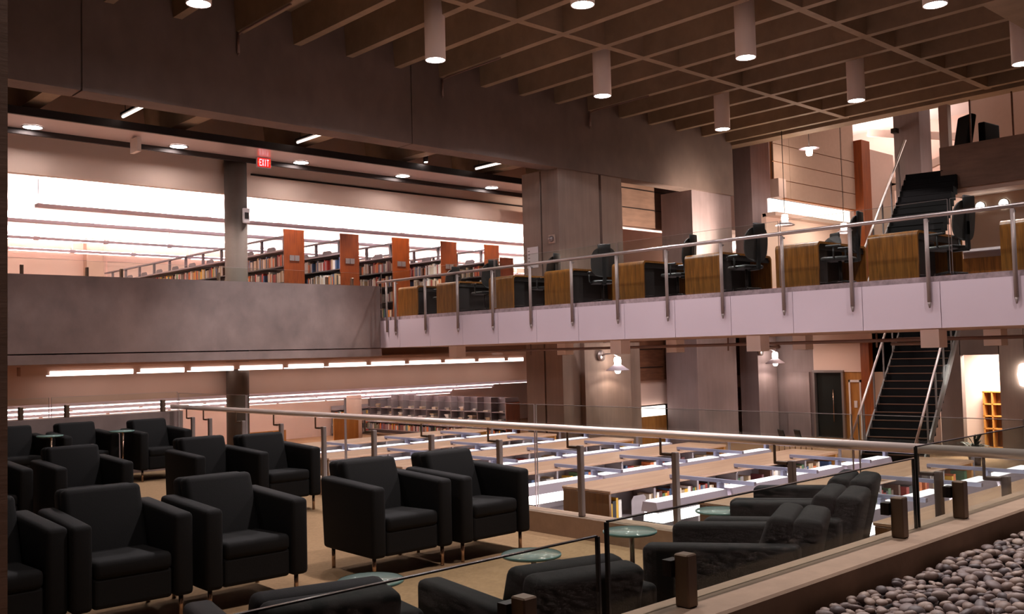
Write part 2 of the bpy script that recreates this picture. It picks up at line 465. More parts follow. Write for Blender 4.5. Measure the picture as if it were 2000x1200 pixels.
sbox('wall_white', 'white_wall', 38.0, 40.4, 19.0, 19.3, L1, 10.1)
sbox('column', 'conc_gray', 33, 33.9, 14.54, 15.46, L1, 12)
sbox('ceiling_top', 'white_ceil', 31.1, 46, 4, 24, 12.6, 12.8)
mb = MB()
for z in (8.1, 9.3, 10.4): mb.box(40, 40.2, 14, 20, z, z+.3, Matrix.Rotation(.22 if z != 9.3 else -.3, 3, 'X'))
struct(mb, 'beam', 'white_wall', 'pale sloping roof braces')
sbox('column', 'white_wall', 29.2, 29.45, 12.0, 12.27, 6.9, 9.1)
mb = MB(); mb.box(28.5, 28.75, 3, 12.0, 6.42, 7.68)
struct(mb, 'wall_balcony', 'conc_wall')
sbox('floor_balcony', 'floor_low', 28.75, 36, 3, 12.0, 6.6, 6.9)
sbox('trim_15', 'bulk', 28.55, 29.7, 3, 11.9, 6.28, 6.42, label='pale soffit strip under the balcony')
sbox('wall_balcony_back', 'white_wall', 36, 36.2, 3, 14, 6.9, 11)
sbox('wall_under_balcony', 'bulk', 29.6, 29.8, 3, 11.7, L1, 6.42)
for y in (11.12, 9.97):
    sbox('trim_16', 'wood_wall', 28.6, 28.64, y-.02, y+.02, 7.68, 8.95, label='slim upright above the balcony')
# ================================================================== LAMPS OF THE ROOM
# pendant can lights under the waffle ceiling
def can(x, y, z, label):
    t = thing('can_light', label, 'ceiling light', (x, y, z), 0, 'can lights under the waffle ceiling')
    mb = MB(); mb.lathe([(.0, 1.8), (.235, 1.8), (.235, .0), (.215, .0), (.215, .06), (0, .06)], 24)
    mb.build('housing', 'white_box', t)
    mb = MB(); mb.lathe([(0, .012), (.214, .012), (.214, .03), (0, .03)], 24)
    mb.build('lens', 'can', t)
    return t
CANS = [(13.47, 16.83, 8.6, 'white can light nearest above the middle of the big beam'),
        (18.80, 16.55, 8.6, 'white can light near the beam, second in the row along it'),
        (24.61, 16.86, 8.6, 'white can light farthest along the beam, over the grey column'),
        (7.87, 16.85, 8.6, 'white can light cut by the top edge, over the dark beam end'),
        (13.52, 12.34, 8.6, 'white can light cut by the top edge above the pier with the notice'),
        (18.94, 12.27, 8.6, 'white can light in the middle row, above the walkway carrels'),
        (24.72, 12.58, 8.6, 'white can light in the middle row, above the rust coloured post'),
        (18.96, 7.93, 8.6, 'white can light cut by the top edge beside the corner soffit'),
        (24.71, 8.33, 8.6, 'white can light cut by the frame edge above the balcony armchairs')]
for c in CANS: can(*c)
def spot(x, y, z, e, size, blend, col, tgt=None, rad=.15):
    l = bpy.data.lights.new('spot_beam', 'SPOT'); l.energy = e; l.spot_size = size; l.spot_blend = blend
    l.color = col; l.shadow_soft_size = rad
    o = bpy.data.objects.new('spot_beam', l); COL.objects.link(o); o.location = (x, y, z)
    if tgt: o.rotation_euler = (Vector(tgt)-Vector((x, y, z))).to_track_quat('-Z', 'Y').to_euler()
    return o
for x, y, z, _ in CANS: spot(x, y, z-.03, 170 if (x > 24 and y > 16) else 620, math.radians(113), .14, (1.0, .90, .90))
# recessed downlights of the metal soffit
for k, (x, lab) in enumerate([(7.17, 'round downlight in the metal soffit nearest the frame edge'),
                              (10.75, 'round downlight in the soffit beside the hanging panel'),
                              (14.4, 'round downlight in the soffit just past the exit sign'),
                              (18.02, 'round downlight in the soffit above the third wood end panel'),
                              (21.76, 'round downlight in the soffit nearest the concrete pier')]):
    t = thing('downlight', lab, 'ceiling light', (x, 24.28, 7.585), 0, 'downlights in the metal soffit')
    mb = MB(); mb.lathe([(.25, .014), (.25, -.006), (.21, -.006), (.21, .014)], 24); mb.build('rim', 'steel', t)
    mb = MB(); mb.lathe([(0, .0), (.21, .0), (.21, .012), (0, .012)], 24); mb.build('lens', 'dl', t)
# hanging uplight lines over the upper stacks
def tube_line(label, y, z, x0, x1, up, mat_up, mat_dn, seg=2.4):
    t = thing('linear_light', label, 'ceiling light', (x0, y, z), 0, 'linear lights over the upper stacks')
    Lx = x1-x0
    mb = MB(); mb.prism([(-.12, .0), (.12, .0), (.15, .1), (-.15, .1)], 'x', 0, Lx); mb.build('housing', 'lampgray', t)
    n = int(Lx/seg)
    mb = MB()
    for i in range(n): mb.box(i*Lx/n+.12, (i+1)*Lx/n-.12, -.11, .11, .102, .11)
    mb.build('uplight', mat_up, t)
    if mat_dn:
        mb = MB()
        for i in range(n): mb.box(i*Lx/n+.12, (i+1)*Lx/n-.12, -.08, .08, -.012, -.002)
        mb.build('tube', mat_dn, t)
    for i in range(n+1):
        xx = min(max(i*Lx/n, .05), Lx-.05)
        mb = MB(); mb.cyl((xx, 0, .1), (xx, 0, 7.2-z), .012, 6); mb.build('hanger', 'steel', t)
tube_line('suspended linear light closest to the bulkhead, unlit below', 28.8, 6.38, 8.6, 44, 1, 'tube_up', None)
tube_line('second suspended linear light behind the bulkhead, unlit below', 32.05, 6.38, 8.66, 44, 1, 'tube_up', None)
tube_line('third suspended light line with bright tubes along its underside', 36.4, 6.38, 6.0, 40, 1, 'tube_up2', 'tube')
tube_line('lowest seeming light line with bright tubes near the far wall', 40.0, 6.38, 6.0, 40, 1, 'tube_up2', 'tube')
# cove line below the parapet
t = thing('cove_light', 'long row of glowing tubes under the concrete parapet', 'light', (7.0, 24.75, 1.69))
mb = MB(); mb.box(0, 16.5, -.13, .16, .0, .2); mb.build('housing', 'bulk', t)
xs = [.55, 2.75, 4.1, 5.5, 7.0, 8.35, 9.85, 11.3, 12.75, 14.2, 15.55, 16.45]
for i in range(len(xs)-1):
    mb = MB(); mb.box(xs[i]+.10, xs[i+1]-.10, -.15, .13, -.03, .09); mb.build('tube', 'cove', t)
# lower bay strips
for i, (y, z, lab) in enumerate([(28.6, .74, 'glowing strip light nearest behind the lower bulkhead'),
                            (31.5, .48, 'glowing strip light in the middle of the lower bay'),
                            (34.4, .18, 'glowing strip light at the back of the lower bay')]):
    t = thing('strip_light', lab, 'ceiling light', (6, y, z), 0, 'strip lights of the lower bay')
    mb = MB(); mb.box(0, 22, -.1, .1, .02, .12); mb.build('housing', 'lampgray', t)
    for k in range(10):
        mb = MB(); mb.box(k*2.2+.08, k*2.2+2.12, -.06, .06, -.005, .02); mb.build('tube', 'tube_low', t)
    for k in range(6):
        mb = MB(); mb.cyl((.3+k*4.2, 0, .12), (.3+k*4.2, 0, 1.25-z), .012, 6); mb.build('hanger', 'steel', t)
    mb = MB(); mb.box(0, 22, -.09, .09, .125, .13); mb.build('uplight', 'tube_lowup', t)
# light cove over the golden wall
t = thing('cove_strip', 'blazing light strip on the golden wall between the lower piers', 'light', (24.9, 22.2, -.26))
mb = MB(); mb.box(0, 3.2, -.06, .02, -.18, .17); mb.build('diffuser', 'strip_cove', t)
mb = MB(); mb.box(0, 3.2, -.09, .1, -.2, -.18); mb.build('ledge', 'wood_gold', t)
t = thing('cove_strip', 'blazing wide light strip under the tan panelled wall', 'light', (31.25, 19.5, 6.93))
mb = MB(); mb.box(0, 6.0, -.05, .05, 0, .52); mb.build('diffuser', 'strip_cove', t)
# pendants of the upper floor, right
def pendant(x, y, z, ztop, label, flip):
    t = thing('pendant_lamp', label, 'lamp', (x, y, z), 0, 'cone pendant lamps of the upper floor')
    mb = MB(); mb.lathe([(0, -.16), (.1, -.14), (.12, 0), (.1, .14), (0, .16)], 16); mb.build('bulb', 'bulb', t)
    mb = MB()
    if flip: mb.lathe([(.12, .16), (.36, .10), (.36, .12), (.12, .19)], 24)
    else: mb.lathe([(.12, -.14), (.34, -.24), (.34, -.22), (.13, -.11)], 24)
    mb.build('shade', 'lampgray', t)
    mb = MB(); mb.cyl((0, 0, .15), (0, 0, ztop-z), .012, 6); mb.build('cable', 'darkmetal', t)
pendant(31.66, 18.0, 9.0, 12.6, 'glowing cone lamp high in front of the tan panelled wall', True)
pendant(29.84, 18.0, 6.4, 9.5, 'glowing cone lamp beside the grey column, above the carrels', False)
pendant(33.97, 18.0, 6.4, 12.6, 'glowing cone lamp above the carrel chair, half behind the handrail', False)
# wall lamps on the lower piers
def wall_lamp(x, y, z, label):
    t = thing('wall_lamp', label, 'lamp', (x, y, z), 0, 'cone lamps on the lower piers')
    mb = MB(); mb.lathe([(0, -.02), (.1, 0), (.11, .2), (.09, .28), (0, .3)], 16); mb.build('bulb', 'bulb', t)
    mb = MB(); mb.lathe([(.1, .02), (.36, -.14), (.36, -.12), (.11, .05)], 24); mb.build('shade', 'lampgray', t)
    mb = MB(); mb.lathe([(0, -.24), (.07, -.22), (.1, -.14), (.07, -.05), (0, -.03)], 16); mb.build('lower_bulb', 'bulb', t)
    mb = MB(); mb.tube([(0, 0, .32), (-.1, .1, .4), (-.25, .3, .38), (-.3, .42, .33)], .025, 8); mb.build('arm', 'steel', t)
    mb = MB(); mb.lathe([(0, 0), (.16, 0), (.17, .05), (0, .06)], 20)
    o = mb.build('wall_plate', 'steel', t, (-.3, .44, .33)); o.rotation_euler = (PI/2, 0, 0)
wall_lamp(23.0, 19.95, 1.46, 'cone wall lamp lighting the first lower pier')
wall_lamp(32.1, 20.0, 1.45, 'cone wall lamp lighting the second lower pier')
t = thing('wall_sconce', 'oval glowing sconce on the concrete wall at the frame edge', 'lamp', (29.98, 10.5, .95))
mb = MB(); mb.lathe([(0, -.34), (.1, -.3), (.16, 0), (.1, .3), (0, .34)], 20); mb.build('diffuser', 'ledround', t)
mb = MB(); mb.box(-.02, .03, -.08, .08, -.2, .2); mb.build('wall_plate', 'steel', t)
for y, z, lab in ((11.32, 5.95, 'round white wall light below the balcony, beside the dark stair'), (10.66, 5.95, 'round white wall light below the balcony, farther from the stair')):
    t = thing('round_light', lab, 'lamp', (29.58, y, z), 0, 'round lights below the balcony')
    mb = MB(); mb.lathe([(0, 0), (.125, 0), (.125, .04), (0, .05)], 24)
    o = mb.build('lens', 'ledround', t); o.rotation_euler = (0, -PI/2, 0)
    mb = MB(); mb.lathe([(.125, 0), (.16, 0), (.16, .03), (.125, .03)], 24)
    o = mb.build('rim', 'steel', t); o.rotation_euler = (0, -PI/2, 0)
# dim strip lamps between the ribs behind the beam
for x, lab in ((8.85, 'slim lit tube between the ribs, nearest the dark beam end'), (13.6, 'slim lit tube between the ribs above the exit sign'), (20.05, 'slim lit tube between the ribs beside the pier top')):
    t = thing('tube_lamp', lab, 'ceiling light', (x, 22.35, 7.86), 0, 'slim tubes between the ribs')
    mb = MB(); mb.cyl((0, -.75, 0), (0, .75, 0), .035, 8); mb.build('tube', 'dimtube', t)
    mb = MB(); mb.box(-.05, .05, -.8, .8, .04, .1); mb.cyl((0, -.6, .1), (0, -.6, 1.4), .01, 6); mb.cyl((0, .6, .1), (0, .6, 1.4), .01, 6); mb.build('housing', 'darkmetal', t)
# light for the places that lie out of sight but feed the picture (area lights added there, no fixtures seen)
def area(x, y, z, sx, sy, e, col, rot=(0, 0, 0)):
    l = bpy.data.lights.new('room_fill', 'AREA'); l.shape = 'RECTANGLE'; l.size = sx; l.size_y = sy; l.energy = e; l.color = col
    o = bpy.data.objects.new('room_fill', l); COL.objects.link(o); o.location = (x, y, z); o.rotation_euler = rot
    return o
area(39.5, 12, 12.3, 8, 8, 480, (1, .86, .80))
area(31.3, 11.6, 1.7, 1.6, 1.2, 420, (1, .88, .78))
area(31.5, 18.3, 2.0, 1.5, 2, 30, WARM)
area(34, 22.5, 6.5, 3, 2, 60, WARM)
# the same can lights continue outside the picture over the lounge and the planter
for x, y in ((7.9, 12.3), (7.9, 8.0), (7.9, 3.4), (13.5, 7.9), (13.5, 3.4), (18.96, 3.4)): spot(x, y, 8.55, 620, math.radians(112), .3, (1.0, .90, .90))

spot(7.6, 8.0, 8.5, 350, math.radians(60), .5, (1.0, .88, .84))
# accent beams of two cans on the parapet and the beam, cooler than the rest
spot(13.47, 16.83, 8.5, 1500, math.radians(44), .9, (.92, .95, 1.0), (12.9, 23.7, 3.0))
for x in (7.87, 13.47, 18.8): spot(x, 16.83, 8.57, 200, math.radians(155), .06, (.95, .93, 1.0))
def point(x, y, z, e, col, r=.12):
    l = bpy.data.lights.new('lamp_glow', 'POINT'); l.energy = e; l.color = col; l.shadow_soft_size = r
    o = bpy.data.objects.new('lamp_glow', l); COL.objects.link(o); o.location = (x, y, z)
for x, y, z, e in ((31.5, 17.9, 8.5, 50), (29.5, 18.0, 5.9, 110), (33.9, 17.9, 5.9, 140)): point(x, y, z, e, (1, .80, .66))
for x in (7.17, 10.75, 14.4, 18.02, 21.76): spot(x, 24.28, 7.56, 1100, math.radians(98), .5, (1, .84, .78))
spot(28, 18.4, 4.6, 1500, math.radians(75), .6, (1, .82, .68), (27.8, 22.3, 6.9))  # added wall washer without a fixture, brightens the concrete band
area(41, 21.5, 10.6, 6, 3, 700, (1, .88, .82), (PI, 0, 0))  # added unseen uplight that whitens the top ceiling
area(32, 11.5, 9.2, 2, 2, 120, (1, .85, .76))  # added fill without a fixture, brightens the balcony post and wall
for x, y in ((2.3, 3.4), (7.9, 3.4)): spot(x, y, 8.5, 500, math.radians(90), .4, (1.0, .88, .84))
t = thing('spotlight', 'small lit spotlight on the lip of the metal soffit', 'lamp', (18.05, 23.12, 7.95), 0)
mb = MB(); mb.lathe([(0, -.1), (.06, -.1), (.07, .08), (0, .1)], 12); mb.build('housing', 'darkmetal', t)
mb = MB(); mb.lathe([(0, -.115), (.05, -.115), (.05, -.101), (0, -.101)], 12); mb.build('lens', 'dl', t)
mb = MB(); mb.tube([(0, 0, .1), (0, .05, .2), (0, .12, .2), (0, .12, -.2)], .012, 6); mb.build('bracket', 'darkmetal', t)
for x, y in ((2.3, 12.3), (2.3, 8.0)): spot(x, y, 8.55, 180, math.radians(112), .35, (1.0, .88, .84))
for x in (23.0, 32.1): spot(x, 19.93, 1.15, 28, math.radians(150), .2, (1, .84, .72), None, .08)
# ================================================================== RAILINGS
def pane(name, parent, x0, x1, y0, y1, z0, z1, mat='glass'):
    mb = MB(); mb.box(x0, x1, y0, y1, z0, z1); return mb.build(name, mat, parent)
# lounge guard along x = 8
t = thing('glass_railing', 'glass railing with round metal handrail along the open edge of the lounge', 'railing', (8.03, 2.8, .085))
mb = MB(); mb.cyl((-.06, -.02, .985), (-.06, 15.6, .985), .042, 16); mb.build('handrail', 'rail', t)
for y in (2.98, 3.51, 4.87, 6.22, 7.56, 8.93, 10.29, 11.63, 12.98, 14.28, 15.6, 16.88, 17.6):
    mb = MB(); mb.rbox(-.035, .035, y-2.8-.028, y-2.8+.028, 0, .80, .006, 1)
    p = mb.build('post', 'railpost', t)
    mb = MB(); mb.box(-.06, .02, y-2.8+.02, y-2.8+.15, .765, .79); mb.cyl((-.06, y-2.8+.14, .77), (-.06, y-2.8+.14, .97), .013, 8)
    mb.build('bracket', 'bronze', p)
for y0, y1 in ((2.85, 4.22), (4.29, 8.32), (8.36, 12.44), (12.48, 15.55), (15.6, 18.35)):
    g = pane('pane', t, .05, .066, y0-2.8, y1-2.8, .02, 1.24)
    mb = MB()
    mb.box(.049, .067, y0-2.8-.006, y0-2.8, .02, 1.24); mb.box(.049, .067, y1-2.8, y1-2.8+.006, .02, 1.24); mb.box(.049, .067, y0-2.8, y1-2.8, 1.24, 1.245)
    mb.build('pane_edge', 'steel', g)
# guard on the planter kerb
t = thing('glass_guard', 'low glass guard clamped on the kerb beside the pebble bed', 'railing', (0, 2.70, .82))
for x in (.2, 1.15, 2.48, 3.46, 5.50, 6.35, 9.3, 10.3):
    mb = MB(); mb.rbox(x-.035, x+.035, -.095, -.02, 0, .225+.01*x/6, .006, 1)
    p = mb.build('clamp_post', 'bronze', t)
    mb = MB(); mb.box(x-.055, x+.02, -.02, .03, .13, .2); mb.build('clamp', 'darkmetal', p)
for x0, x1, d in ((-.8, 2.95, 0), (3.02, 5.83, .02), (5.88, 9.8, .03), (9.85, 13, .03)):
    h0, h1 = .36+.024*x0, .36+.024*x1
    h = .37 if x1 < 3 else (.42 if x1 < 6 else .49)
    g = pane('pane', t, x0, x1, -.006, .008, .0, h, 'glass_dk')
    mb = MB(); mb.box(x0-.012, x0, -.008, .01, 0, h); mb.box(x1, x1+.012, -.008, .01, 0, h); mb.box(x0, x1, -.007, .009, h, h+.006)
    mb.build('pane_edge', 'glass_edge', g)
# guard on the lounge back wall
t = thing('glass_guard', 'glass guard with small bronze posts on the wall behind the far armchairs', 'railing', (0, 18.5, .975))
for x in (5.26, 6.04, 7.83):
    mb = MB(); mb.rbox(x-.035, x+.035, -.05, .05, 0, .23, .006, 1); p = mb.build('clamp_post', 'bronze', t)
for x0, x1 in ((2.0, 5.75), (5.8, 8.15)):
    g = pane('pane', t, x0, x1, .055, .07, 0, .37)
    mb = MB(); mb.box(x0-.006, x0, .054, .071, 0, .37); mb.box(x1, x1+.006, .054, .071, 0, .37); mb.box(x0, x1, .054, .071, .37, .375); mb.build('pane_edge', 'steel', g)
# guard on the parapet
t = thing('glass_guard', 'glass guard with small bronze posts on the concrete parapet', 'railing', (0, 23.8, 4.035))
for x in (6.79, 8.24, 9.06, 11.6, 14.9, 15.75):
    mb = MB(); mb.rbox(x-.03, x+.03, -.05, .05, 0, .22, .006, 1); p = mb.build('clamp_post', 'bronze', t)
for x0, x1 in ((2.0, 8.7), (8.75, 12.6), (12.65, 16.5)):
    g = pane('pane', t, x0, x1, .055, .07, 0, .38)
    mb = MB(); mb.box(x0, x1, .054, .071, .38, .385); mb.build('pane_edge', 'steel', g)
# walkway railing
t = thing('walkway_railing', 'long glass railing with posts and handrail on the white walkway', 'railing', (16.62, 2.0, 2.55))
mb = MB(); mb.cyl((0, .2, 1.6), (0, 21.75, 1.6), .038, 12); mb.build('handrail', 'steel', t)
for k in range(15):
    y = 22.87-1.417*k-2.0
    if y < .3: continue
    mb = MB(); mb.cyl((-.0, y, .1), (-.0, y, 1.55), .036, 10); mb.cyl((0, y, .0), (0, y, .1), .012, 8, .036); mb.box(0, .06, y-.02, y+.02, .15, .25)
    p = mb.build('post', 'railpost', t)
    mb = MB(); mb.box(-.02, .09, y-.02, y+.02, 1.50, 1.53); mb.cyl((0, y, 1.53), (0, y, 1.6), .012, 6); mb.build('bracket', 'steel', p)
mb = MB(); mb.cyl((0, 21.3, .1), (0, 21.3, 1.6), .03, 10); mb.build('post', 'railpost', t)
for y0, y1 in ((.2, 4.9), (4.95, 8.2), (8.25, 12.4), (12.45, 16.6), (16.65, 21.7)):
    g = pane('pane', t, .10, .115, y0, y1, .58, 1.86)
    mb = MB(); mb.box(.099, .116, y0-.006, y0, .58, 1.86); mb.box(.099, .116, y1, y1+.006, .58, 1.86); mb.box(.099, .116, y0, y1, 1.86, 1.865); mb.build('pane_edge', 'steel', g)

# ================================================================== ARMCHAIRS
def make_armchair(label, loc, rz=0):
    t = thing('armchair', label, 'armchair', loc, rz, 'black lounge armchairs')
    mb = MB(); mb.rbox(-.31, .31, -.47, .40, .20, .45, .035, 3); mb.build('base', 'black', t)
    mb = MB(); mb.rhexa([(-.305, -.49, .43), (.305, -.49, .43), (.305, .25, .40), (-.305, .25, .40), (-.305, -.49, .575), (.305, -.49, .575), (.305, .25, .55), (-.305, .25, .55)], .045, 3)
    mb.build('seat', 'black', t, smooth=True)
    mb = MB(); mb.rhexa([(-.32, .03, .42), (.32, .03, .42), (.32, .26, .30), (-.32, .26, .30), (-.32, .27, 1.06), (.32, .27, 1.06), (.32, .43, 1.04), (-.32, .43, 1.04)], .05, 3)
    mb.build('backrest', 'black', t, smooth=True)
    mb = MB(); mb.rhexa([(-.315, .22, .25), (.315, .22, .25), (.315, .42, .25), (-.315, .42, .25), (-.315, .42, 1.05), (.315, .42, 1.05), (.315, .60, 1.03), (-.315, .60, 1.03)], .05, 3)
    mb.build('back_shell', 'black', t, smooth=True)
    for s in (-1, 1):
        x0, x1 = sorted((s*.315, s*.475))
        mb = MB(); mb.rhexa([(x0, -.5, .20), (x1, -.5, .20), (x1, .42, .20), (x0, .42, .20), (x0, -.5, .865), (x1, -.5, .865), (x1, .47, .905), (x0, .47, .905)], .04, 3)
        mb.build('arm', 'black', t, smooth=True)
        for y in (-.40, .34):
            mb = MB(); mb.cyl((s*.40, y, 0), (s*.40, y, .21), .019, 10); mb.build('leg', 'chrome', t)
    return t
AC = [ # x, y, rot, label
 (6.70, 8.0, 0, 'black armchair nearest the handrail in the front row facing the pebbles'),
 (5.68, 8.05, -.03, 'black armchair second from the handrail, pushed against the first one'),
 (4.05, 8.08, -.02, 'black armchair across the gap, third from the handrail in the front row'),
 (3.03, 8.15, -.04, 'black armchair fourth from the handrail in the front row, beside the brown column'),
 (2.06, 8.22, 0, 'black armchair at the end of the front row, mostly hidden by the brown column'),
 (6.72, 12.2, .0, 'black armchair of the middle row closest to the handrail'),
 (5.95, 12.45, 0, 'black armchair of the middle row second from the handrail'),
 (4.30, 12.65, 0, 'black armchair of the middle row with a gap on both sides'),
 (3.2, 12.9, 0, 'black armchair of the middle row whose single arm shows beside the column'),
 (7.2, 17.35, 0, 'black armchair against the back wall, closest to the handrail end'),
 (6.05, 17.75, 0, 'black armchair against the back wall between the two small tables'),
 (5.0, 17.8, 0, 'black armchair against the back wall, half behind the column'),
 (3.60, 3.75, PI-.25, 'black armchair seen from above at the low glass guard, its back to the kerb'),
 (2.48, 4.25, PI-.25, 'black armchair at the bottom edge with one arm running off the picture'),
 (5.40, 3.72, PI+.42, 'black armchair with its back to the guard, behind the tall clamp post'),
 (6.42, 3.97, PI+.36, 'black armchair with its back to the guard, in the middle of three'),
 (7.26, 4.31, PI+.34, 'black armchair with the highest looking backrest, last of three along the guard'),
]
proto = None
for x, y, r, lab in AC:
    if proto is None: proto = make_armchair(lab, (x, y, L0), r)
    else: copy_tree(proto, (x, y, L0), r, lab)
# glass side tables
def make_table(label, loc, r=.2, h=.77):
    t = thing('side_table', label, 'table', loc, 0, 'small round glass tables')
    mb = MB(); mb.lathe([(0, h-.016), (r-.004, h-.016), (r-.004, h), (0, h)], 36); top = mb.build('table_top', 'glass_top', t)
    mb = MB(); mb.lathe([(r-.006, h-.018), (r, h-.014), (r, h-.002), (r-.006, h+.002)], 36); mb.build('rim', 'glass_rim', top)
    mb = MB(); mb.cyl((.02, 0, .02), (.02, 0, h-.03), .018, 12); mb.build('stem', 'chrome', t)
    mb = MB(); mb.lathe([(0, h-.03), (.05, h-.03), (.05, h-.018), (0, h-.018)], 16); mb.build('mount', 'chrome', t)
    mb = MB(); mb.lathe([(0, 0), (.16, 0), (.16, .012), (.02, .025), (0, .025)], 24); mb.build('base', 'chrome', t)
    return t
tp = None
for x, y, lab in [(3.32, 4.87, 'round glass table below the second armchair from the handrail'),
               (4.46, 4.67, 'round glass table by the front leg of the armchair nearest the handrail'),
               (5.50, 4.70, 'round glass table beside the panel gap of the low guard'),
               (6.66, 4.72, 'round glass table in front of the blue books'),
               (5.36, 17.25, 'round glass table on a thin stem between the two hidden back wall chairs'),
               (6.52, 17.15, 'round glass table on a bright stem beside the back wall armchair')]:
    if tp is None: tp = make_table(lab, (x, y, L0))
    else:
        c = copy_tree(tp, (x, y, L0), None, lab)
        if y > 10: c.scale = (1.05, 1.05, 1.18)

# ================================================================== CARRELS AND OFFICE CHAIRS
def make_carrel(label, loc):
    t = thing('study_desk', label, 'desk', loc, 0, 'oak study desks along the walkway')
    h, L, r = .93, 2.0, .10
    prof = []
    for i in range(7):
        a_ = PI+ (PI/2)*i/6*-1
        prof.append((r+r*math.cos(a_), h-r+r*math.sin(a_)))
    outer = [(0, 0)]+prof+[(L-r+r*math.cos(PI/2-(PI/2)*i/6), h-r+r*math.sin(PI/2-(PI/2)*i/6)) for i in range(7)]+[(L, 0)]
    w = .045
    inner = [(L-w, 0), (L-w, h-r), (L-r, h-w), (r, h-w), (w, h-r), (w, 0)]
    mb = MB(); mb.prism(outer+inner, 'y', -.48, .48); mb.build('desk_shell', 'wood_desk', t)
    mb = MB(); mb.box(.05, L-.05, .05, .09, .05, h-.06); mb.build('modesty_panel', 'blackplastic', t)
    mb = MB(); mb.box(.05, .5, -.40, .04, .12, h-.07); mb.build('pedestal', 'blackplastic', t)
    mb = MB(); mb.box(.05, L-.05, -.44, -.40, h-.16, h-.05); mb.build('apron', 'blackplastic', t)
    return t
def make_ochair(label, loc, rz):
    t = thing('office_chair', label, 'chair', loc, rz, 'black office chairs at the study desks')
    mb = MB(); mb.rbox(-.27, .27, -.25, .30, .50, .58, .035, 2); mb.build('seat', 'blackplastic', t, smooth=True)
    mb = MB()
    pts = []
    for i in range(28):
        a_ = 2*PI*i/28
        x = .32*(abs(math.cos(a_))**.7)*(1 if math.cos(a_) >= 0 else -1); z = .36*(abs(math.sin(a_))**.75)*(1 if math.sin(a_) >= 0 else -1)
        pts.append((x, z))
    ring_f = [mb.bm.verts.new((x, -.26-.10*(z+.36)-.06*(1-(x/.32)**2), 1.0+z)) for x, z in pts]
    ring_b = [mb.bm.verts.new((x, -.29-.10*(z+.36)-.06*(1-(x/.32)**2), 1.0+z)) for x, z in pts]
    n = len(pts)
    for i in range(n): mb.bm.faces.new((ring_f[i], ring_f[(i+1)%n], ring_b[(i+1)%n], ring_b[i]))
    mb.bm.faces.new(ring_f); mb.bm.faces.new(ring_b[::-1])
    mb.build('backrest', 'mesh', t)
    mb = MB(); mb.rbox(-.16, .16, -.45, -.40, 1.20, 1.44, .024, 2); mb.build('headrest', 'blackplastic', t, smooth=True)
    mb = MB(); mb.box(-.04, .04, -.40, -.36, .75, 1.15); mb.box(-.04, .04, -.38, -.1, .46, .52); mb.box(-.04, .04, -.40, -.35, .48, .98); mb.build('spine', 'blackplastic', t)
    mb = MB(); mb.cyl((0, 0, .1), (0, 0, .5), .03, 10); mb.build('column', 'darkmetal', t)
    mb = MB()
    for i in range(5):
        a_ = 2*PI*i/5+.3
        mb.cyl((0, 0, .11), (.30*math.cos(a_), .30*math.sin(a_), .07), .022, 6); mb.cyl((.30*math.cos(a_)-.02, .30*math.sin(a_), .03), (.30*math.cos(a_)+.02, .30*math.sin(a_), .03), .03, 8)
    mb.build('foot_star', 'darkmetal', t)
    for s in (-1, 1):
        mb = MB(); mb.tube([(s*.27, 0, .52), (s*.33, 0, .56), (s*.33, 0, .76)], .018, 6); mb.rbox(s*.33-.04, s*.33+.04, -.15, .15, .76, .80, .015, 1); mb.build('armrest', 'blackplastic', t)
    return t
dn = ['first study desk by the concrete parapet corner', 'second study desk from the parapet corner', 'third study desk from the parapet corner',
      'fourth study desk, in front of the notice sheet pier', 'fifth study desk, in front of the wide concrete pier', 'sixth study desk, below the pale wall between the piers',
      'seventh study desk, in front of the grey column', 'eighth study desk, beside the rust coloured post', 'ninth study desk, cut by the frame edge near the round lights']
dp = cp = None
DY = [23.64, 21.5, 19.2, 17.05, 14.75, 12.6, 10.3, 8.3, 5.9]
for i, y in enumerate(DY):
    lab = dn[i]+', oak with rounded edge'
    if len(lab.split()) > 16: lab = dn[i]
    if i == 0: lab = 'oak study desk squeezed against the parapet corner'
    if dp is None: dp = make_carrel(lab, (17.45, y-.25 if i == 0 else y, L1+.02))
    else: copy_tree(dp, (17.45, y, L1+.02), None, lab)
cn = ['office chair at the first desk by the parapet corner', 'dark office chair between the second and third desks', 'office chair at the third desk, below the notice sheet',
      'office chair turned sideways against the wide pier', 'office chair between the fifth and sixth desks', 'office chair with raised headrest before the grey column',
      'office chair with shiny oval headrest beside the cove strip', 'office chair leaning toward the rust post, behind the railing post']
CH = [(18.1, 22.35, .1), (17.75, 20.2, -.1), (17.95, 18.05, .2), (17.8, 15.85, -.7), (17.8, 13.55, .15), (17.55, 11.55, -.25), (17.62, 9.45, .15), (17.55, 7.3, -.2)]
for (x, y, r), lab in zip(CH, cn):
    if cp is None: cp = make_ochair(lab, (x, y, L1+.02), r)
    else: copy_tree(cp, (x, y, L1+.02), r, lab)
# second row chair seen between desks
copy_tree(cp, (20.2, 11.3, L1+.02), 1.2, 'office chair farther back, half hidden behind the seventh desk')
# service counter
t = thing('service_counter', 'low wooden counter with white top behind the railing, near the frame edge', 'counter', (20.2, 7.4, L1+.02))
mb = MB(); mb.box(0, .6, -1.6, .75, 0, .55); mb.build('body', 'wood_desk', t)
mb = MB(); mb.box(-.1, .7, -1.7, .85, .68, .73); mb.build('counter_top', 'paper', t)
mb = MB(); mb.box(.1, .14, -1.6, .75, .55, .68); mb.build('riser', 'steel', t)
